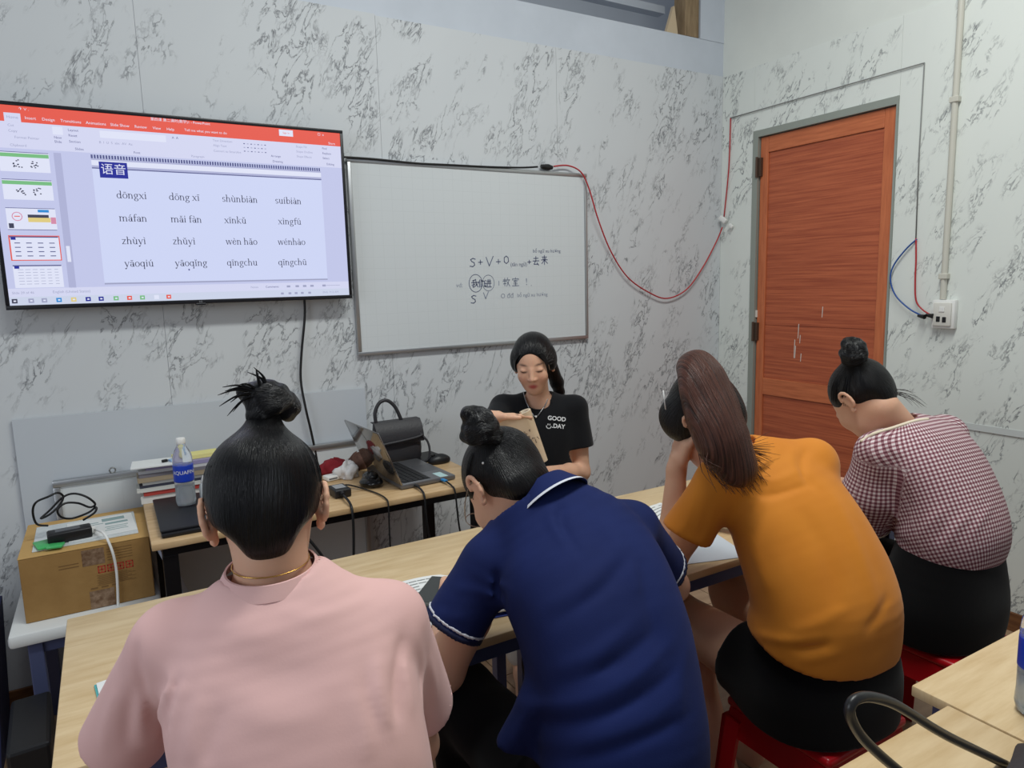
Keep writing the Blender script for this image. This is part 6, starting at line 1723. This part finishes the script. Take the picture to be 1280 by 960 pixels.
gf = gingham_material()
hemL = PY(1082, 660, 1.235); dL = unit(hemL - shL); dR = unit(elR - shR); hemR = shR + dR * .20
sp2 = [(V3(2.075, 1.055, .705), rt, .142, .120), (V3(2.080, 1.035, .765), rt, .155, .134), (V3(2.085, 1.06, .87), rt, .152, .118), (V3(2.085, 1.13, .985), rt, .156, .102), (nb + V3(0, .012, -.012), rt, .088, .066)]
tp = [(loft(sp2), .03), (cone(nb + V3(0, .01, -.040), shL + V3(.012, 0, 0), .054, .052), .04), (cone(nb + V3(0, .01, -.040), shR + V3(-.012, 0, 0), .054, .052), .04),
      (cone(shL, shL + (hemL - shL) * .55, .060, .078), .035), (cone(shL + (hemL - shL) * .55, hemL, .078, .062), .03), (cone(shR, hemR, .060, .070), .035)]
sv = Vol(tp, .005)
sv.halfspace(hemL, dL, (hemL, .10)); sv.halfspace(hemR, dR, (hemR, .10))
sv.cut(cone(nb + V3(0, .005, .004), nb + unit(nk - nb) * .14, .060, .068), .004)
sv.cut(cone(hemL - dL * .02, hemL + dL * .1, .048, .052))
sv.ripple(.002, 15, 31)
sv.folds([([(1150, 672), (1165, 650), (1185, 635)], .010, .006), ([(1185, 684), (1195, 660), (1215, 640)], .010, .006), ([(1170, 680), (1180, 655)], .008, -.005), ([(1215, 672), (1225, 650), (1240, 630)], .010, .005), ([(1130, 600), (1135, 640), (1125, 665)], .010, -.007), ([(1080, 545), (1100, 555), (1118, 580)], .008, -.005), ([(1075, 550), (1092, 570), (1100, 600)], .009, .005), ([(1095, 620), (1115, 640), (1125, 655)], .010, .005), ([(1160, 560), (1180, 600), (1190, 640)], .018, .004), ([(1105, 545), (1112, 560), (1128, 570)], .007, .004)])
taxis = unit(V3(sp2[-1][0]) - V3(sp2[0][0])); t_o = V3(sp2[1][0])


def cloth_uv(V):
    D = V - t_o; r_ = unit(rt - taxis * (rt @ taxis)); f_ = np.cross(taxis, r_)
    u = np.arctan2(D @ f_, D @ r_) * .155; v = D @ taxis
    for s_, h_ in ((shL, hemL), (shR, hemR)):
        dd = unit(h_ - s_); E_ = V - s_; t = E_ @ dd; rad = np.linalg.norm(E_ - t[:, None] * dd, axis=1)
        # sleeve where nearer to the arm axis than to the trunk
        side = np.sign((s_ - t_o) @ r_); outw = (D @ r_) * side
        m = (t > .01) & (rad < .10) & (outw > .135)
        g1 = unit(np.cross(dd, V3(0, 1, .1))); g2 = np.cross(dd, g1)
        u = np.where(m, np.arctan2(E_ @ g2, E_ @ g1) * .07, u); v = np.where(m, t, v)
    return np.stack([u, v, 0 * u], 1)


bl = sv.build('blouse', gf, gg, 4, {'cloth': cloth_uv})
cream = mat('cream_binding', (226, 214, 190), 0.8)
sv.band('sleeve_cuff', cream, bl, hemL, dL, -.010, -.0005, .0015, (hemL, .09))
nbp = []
for q in ((1076, 552), (1084, 547), (1093, 542), (1104, 538.5), (1116, 535), (1128, 531), (1139, 527.5), (1150, 525), (1160, 524)):
    p_ = sv.surf(*q)
    if p_ is not None and p_[1] < 1.32: nbp.append(Vector(p_ - unit(np.array(ray(*q))) * .002))
MB().tube(nbp, .0052, 8, sub=4).build('neck_binding', cream, bl, smooth=True)
jv = Vol([(loft([(V3(2.075, 1.055, .475), rt, .182, .150), (V3(2.078, 1.045, .58), rt, .182, .148), (V3(2.082, 1.04, .75), rt, .140, .118)]), .03), (cone(hL, kL, .100, .085), .04), (cone(kL, aL + V3(0, 0, .05), .08, .08), .03), (cone(hR, kR, .100, .085), .04), (cone(kR, aR + V3(0, 0, .05), .08, .08), .03)], .007)
jv.halfspace((0, 0, .456), (0, 0, -1), ((2.075, 1.05, .45), .27))
jv.build('trousers', blackf, gg)
bunC = PY(1067, 439, 1.295)
hair_up(gg, C, R, bunC, hair_black, [(bunC + V3(0, 0, .002), unit(bunC - C), .041, .016, 3, 3)], nape=0, seed=21, stalk=.030)
wis = []
rs = random.Random(4)
for k in range(16):
    a = loc(C, R, -.03 + rs.random() * .05, -.085, -.03 - rs.random() * .03)
    e = PY(1135 + rs.random() * 25, 487 + rs.random() * 26, 1.20)
    wis.append([a, (a + e) / 2 + V3(0, -.01, .012 * rs.random()), e])
locks('wispy_nape_hair', wis, [.0008, .0006, .0003], hair_black, gg, 4, 4)

# ================================================================== teacher in the black T-shirt, reading behind the desk end
te_ = person('teacher in a black T-shirt reading a rolled book beside the desk', (1.545, 2.40, 0.45))
C = PY(667, 453, 2.37); R = frame(218, 20, -3)
a_ = math.radians(212); fw = V3(math.sin(a_), math.cos(a_), 0); rt = V3(fw[1], -fw[0], 0)
nb = PY(673, 493, 2.43)
shR, shL = nb + rt * .152 + V3(0, 0, -.052), nb - rt * .152 + V3(0, 0, -.060)
elL = PY(727, 590, 2.33); wrL = PY(668, 592, 2.16)
elR = PY(590, 584, 2.22); wrR = PY(612, 522, 2.13)
nk = loc(C, R, 0, -.030, -.068)
pc = V3(1.545, 2.40, .54)
spine = [(pc, rt, .145, .100), (pc + V3(.01, .02, .16), rt, .118, .085), (pc + V3(.01, .02, .30), rt, .128, .082), (nb + V3(0, 0, -.10), rt, .120, .066), (nb + V3(0, 0, -.03), rt, .055, .042)]
pr = head_prims(C, R) + [(cone(nb + V3(0, 0, -.02), nk, .046, .045), .025), (loft(spine), .03), (cone(nb + V3(0, 0, -.045), shL, .03, .036), .03), (cone(nb + V3(0, 0, -.045), shR, .03, .036), .03)]
pr += arm_prims(shL, elL, wrL, .98) + arm_prims(shR, elR, wrR, .95)
pr += hand_prims(wrR, PY(648, 520, 2.10) - wrR, V3(.1, -.3, -1), -1, [.10, .25, .45, .6], thumb=.2, s=.98) + hand_prims(wrL, PY(640, 590, 2.12) - wrL, V3(-.2, -.1, 1), -1, [.5, .55, .6, .6])
hL, hR = pc - rt * .085 + fw * .02, pc + rt * .085 + fw * .02
kL, kR = hL + fw * .40 - rt * .02 + V3(0, 0, .02), hR + fw * .40 + rt * .02 + V3(0, 0, .02)
aL, aR = kL - V3(0, 0, .475) - fw * .05, kR - V3(0, 0, .475) - fw * .05
pr += leg_prims(hL, kL, aL, aL + fw * .14 - V3(0, 0, .055)) + leg_prims(hR, kR, aR, aR + fw * .14 - V3(0, 0, .055))
tb_v = Vol(pr, .0038)
tb_v.build('body', skin_m, te_, attrs={'Col': skin_colors(C, R, 1.0, True)})
blackt = fabric('black_jersey', (22, 23, 27), (17, 18, 21), 0.8)
dL, dR = unit(elL - shL), unit(elR - shR); hemL = shL + dL * .165; hemR = shR + dR * .165
sp2 = [(pc + V3(0, 0, .01), rt, .165, .140), (pc + V3(.005, .01, .10), rt, .155, .128), (pc + V3(.01, .02, .20), rt, .146, .112), (pc + V3(.01, .02, .32), rt, .150, .108), (nb + V3(0, 0, -.09), rt, .146, .088), (nb + V3(0, 0, -.028), rt, .080, .058)]
sv = Vol([(loft(sp2), .03), (cone(nb + V3(0, 0, -.045), shL, .048, .046), .04), (cone(nb + V3(0, 0, -.045), shR, .048, .046), .04), (cone(shL, hemL, .052, .062), .03), (cone(shR, hemR, .052, .062), .03)], .005)
sv.halfspace(hemL, dL, (hemL, .09)); sv.halfspace(hemR, dR, (hemR, .09)); sv.halfspace((0, 0, .575), (0, 0, -1))
sv.cut(cone(nb + V3(0, 0, -.03) + fw * .012, nb + unit(nk - nb) * .14, .060, .062), .004)
sv.cut(ell(nb + fw * .060 + V3(0, 0, -.028), (.046, .05, .022)), .006)
sv.cut(cone(hemL - dL * .02, hemL + dL * .1, .052, .056))
sv.ripple(.002, 16, 41)
tsh = sv.build('t_shirt', blackt, te_, 4)


def on_shirt(px, py, off=.004):
    p = sv.surf(px, py); d = -unit(np.array(ray(px, py)))
    return p + d * off


e2_ = unit(on_shirt(697, 516) - on_shirt(695, 540)); e1_ = unit(on_shirt(706, 526) - on_shirt(684, 527)); e1_ = unit(e1_ - e2_ * (e1_ @ e2_)); e3_ = np.cross(e1_, e2_)
def shirt_M(px, py):
    o = on_shirt(px, py, .0045); return Matrix([[e1_[i], e2_[i], e3_[i], o[i]] for i in range(3)] + [[0, 0, 0, 1]])
tx = MB().text('Good'.replace('ood', 'OOD'), .0245, shirt_M(696, 523.5), 'CENTER', .0006).text('.DAY', .0245, shirt_M(698, 533), 'CENTER', .0006)
sm_ = shirt_M(686, 532.5)
tx.ribbon([(.010 * math.cos(t), .010 * math.sin(t)) for t in np.linspace(PI * 1.0, PI * 2.0, 9)], .0032, sm_)
tx.ribbon([(-.004, .004), (-.004, .0085)], .003, sm_); tx.ribbon([(.004, .004), (.004, .0085)], .003, sm_)
tx.build('chest_lettering', mat('white_print', (220, 222, 224), 0.7), tsh, kind='stuff')
chain = [(654, 490), (658, 503), (664, 515), (670, 521), (677, 513), (683, 503), (687, 492)]
cp_ = []
for q in chain:
    s_ = [x for x in (sv.surf(*q), tb_v.surf(*q)) if x is not None]
    if not s_: continue
    s_ = min(s_, key=lambda x: x[1])
    cp_.append(Vector(s_ - unit(np.array(ray(*q))) * .005))
MB().tube(cp_, .0022, 6, sub=4).build('necklace', mat('silver_chain', (150, 150, 152), 0.3, metal=0.9), te_, smooth=True)
MB().lathe([(.0005, -.005), (.004, -.002), (.0045, .002), (.0005, .006)], min(cp_, key=lambda v: v.z), 8).build('pendant', mat('pearl', (226, 224, 220), 0.2), te_, smooth=True)
# trousers
cr = fabric('off_white_cotton', (206, 200, 192), (196, 190, 182))
jv = Vol([(loft([(pc + V3(0, 0, -.065), rt, .170, .135), (pc + V3(0, 0, .05), rt, .160, .125), (pc + V3(.005, .01, .11), rt, .135, .11)]), .03)] + [q for h_, k_, x_ in ((hL, kL, aL), (hR, kR, aR)) for q in ((cone(h_, k_, .092, .072), .04), (cone(k_, x_ + V3(0, 0, .04), .068, .062), .03))], .008)
jv.halfspace((0, 0, .456), (0, 0, -1), (pc - V3(0, 0, .09), .22))
jv.build('trousers', cr, te_)
# hair: parted cap, low ponytail over the left shoulder, one loose lock
hv = Vol([(ell(loc(C, R, 0, -.016, .034), (.083, .099, .086), R), .01), (ell(loc(C, R, 0, -.050, -.016), (.070, .056, .062), R), .03)] + [(ell(loc(C, R, sg * .072, -.008, .006), (.024, .040, .046), R), .02) for sg in (-1, 1)], .0035)
hv.cut(ell(loc(C, R, .004, .104, -.030), (.069, .074, .112), R), .008)
hv.build('hair', hair_black, te_, 1, {'strand': strand_radial(loc(C, R, 0, -.09, .0), -R[1], (0, 0, 1))})
tl = [loc(C, R, -.01, -.095, .0), loc(C, R, -.045, -.115, -.035), PY(696, 478, 2.47), PY(699, 490, 2.48), PY(700, 505, 2.49)]
pv = Vol([(cone(a, b, w1, w2), .015) for a, b, w1, w2 in zip(tl[:-1], tl[1:], (.024, .030, .028, .022), (.030, .028, .022, .010))], .004)
pv.build('ponytail', hair_black, te_, 1, {'strand': lambda V: np.stack([V[:, 0], V[:, 2] * .4, V[:, 1]], 1)})
lk = []
for k in range(9):
    lk.append([loc(C, R, -.030 - .002 * k, .070 - .003 * k, .074), loc(C, R, -.052 - .001 * k, .074 - .002 * k, .040), loc(C, R, -.060 - .001 * k, .070, .0), loc(C, R, -.058 - .001 * k, .066, -.035 - .003 * k)])
for k in range(8):
    lk.append([loc(C, R, .040 + .002 * k, .066 - .003 * k, .070), loc(C, R, .062 + .0015 * k, .060 - .003 * k, .040), loc(C, R, .070 + .001 * k, .045 - .002 * k, .0), loc(C, R, .070, .035, -.030)])
locks('loose_hair', lk, [.0016, .0018, .0014, .0004], hair_black, te_, 4, 4)

# rolled book in her hands
bk_ = thing('rolled_book', 'cream book with its cover rolled back in the hands of the teacher', 'book', Vector(PY(650, 540, 2.1)))
t0 = PY(655, 514, 2.085); t1 = PY(677, 570, 2.065)
ax2 = unit(t1 - t0); e1_ = unit(np.array(CR) - ax2 * (np.array(CR) @ ax2)); e3_ = np.cross(ax2, e1_); e3_ = e3_ if e3_ @ np.array(CF) > 0 else -e3_
def roll_sheet(r0, turns, flat, thick, hgt, lift=0.0):
    prof = []
    for i in range(9): prof.append((-flat + flat * i / 9, -r0 + lift))
    for i in range(17):
        a = -PI / 2 + turns * 2 * PI * i / 16; rr = r0 * (1 - .22 * i / 16); prof.append((rr * math.cos(a), rr * math.sin(a) + lift * (1 - i / 16)))
    vs = []; fs = []; n_ = len(prof); rows_ = 7
    for j in range(rows_):
        o = t0 + ax2 * (hgt * j / (rows_ - 1)); sc_ = 1 - .35 * j / (rows_ - 1)
        for q in (0, 1):
            for i, (x, y) in enumerate(prof):
                x0_, y0_ = prof[max(i - 1, 0)]; x1_, y1_ = prof[min(i + 1, n_ - 1)]; tx_, ty_ = x1_ - x0_, y1_ - y0_; L_2 = math.hypot(tx_, ty_) + 1e-9
                nx, ny = -ty_ / L_2 * thick * q, tx_ / L_2 * thick * q
                vs.append(o + e1_ * ((x if x < 0 else x * sc_) + nx) + e3_ * (y * sc_ + ny))
    w2 = 2 * n_
    for j in range(rows_ - 1):
        for i in range(n_ - 1):
            a, b = j * w2 + i, (j + 1) * w2 + i
            fs.append([a, a + 1, b + 1, b]); fs.append([a + n_, b + n_, b + n_ + 1, a + n_ + 1])
        fs.append([j * w2, (j + 1) * w2, (j + 1) * w2 + n_, j * w2 + n_]); k = n_ - 1
        fs.append([j * w2 + k, j * w2 + n_ + k, (j + 1) * w2 + n_ + k, (j + 1) * w2 + k])
    for i in range(n_ - 1):
        fs.append([i, n_ + i, n_ + i + 1, i + 1]); b = (rows_ - 1) * w2; fs.append([b + i, b + i + 1, b + n_ + i + 1, b + n_ + i])
    return MB().add([tuple(v) for v in vs], fs)
kraft = mat('cream_cover', (206, 184, 156), 0.6, noise=(14, (196, 172, 142)))
roll_sheet(.027, .66, .125, .0012, .20).build('cover', kraft, bk_, smooth=SM)
roll_sheet(.0255, .64, .122, .0050, .197).build('pages', mat('cream_pages', (216, 204, 182), 0.8), bk_, smooth=SM)
inkm = mat('cover_drawing', (110, 92, 84), 0.7)
dr_ = MB(); o_ = t0 + ax2 * .088 - e3_ * .0245
Md = Matrix([[e1_[i], -ax2[i], -e3_[i], o_[i]] for i in range(3)] + [[0, 0, 0, 1]])
rs = random.Random(2)
for k in range(16):
    x, y = rs.gauss(-.010, .009), rs.gauss(-.004, .012)
    dr_.ribbon([(x, y), (x + rs.gauss(0, .005), y + rs.gauss(0, .006)), (x + rs.gauss(0, .005), y + rs.gauss(0, .006))], .0022, Md)
dr_.build('cover_print', inkm, bk_, kind='stuff')
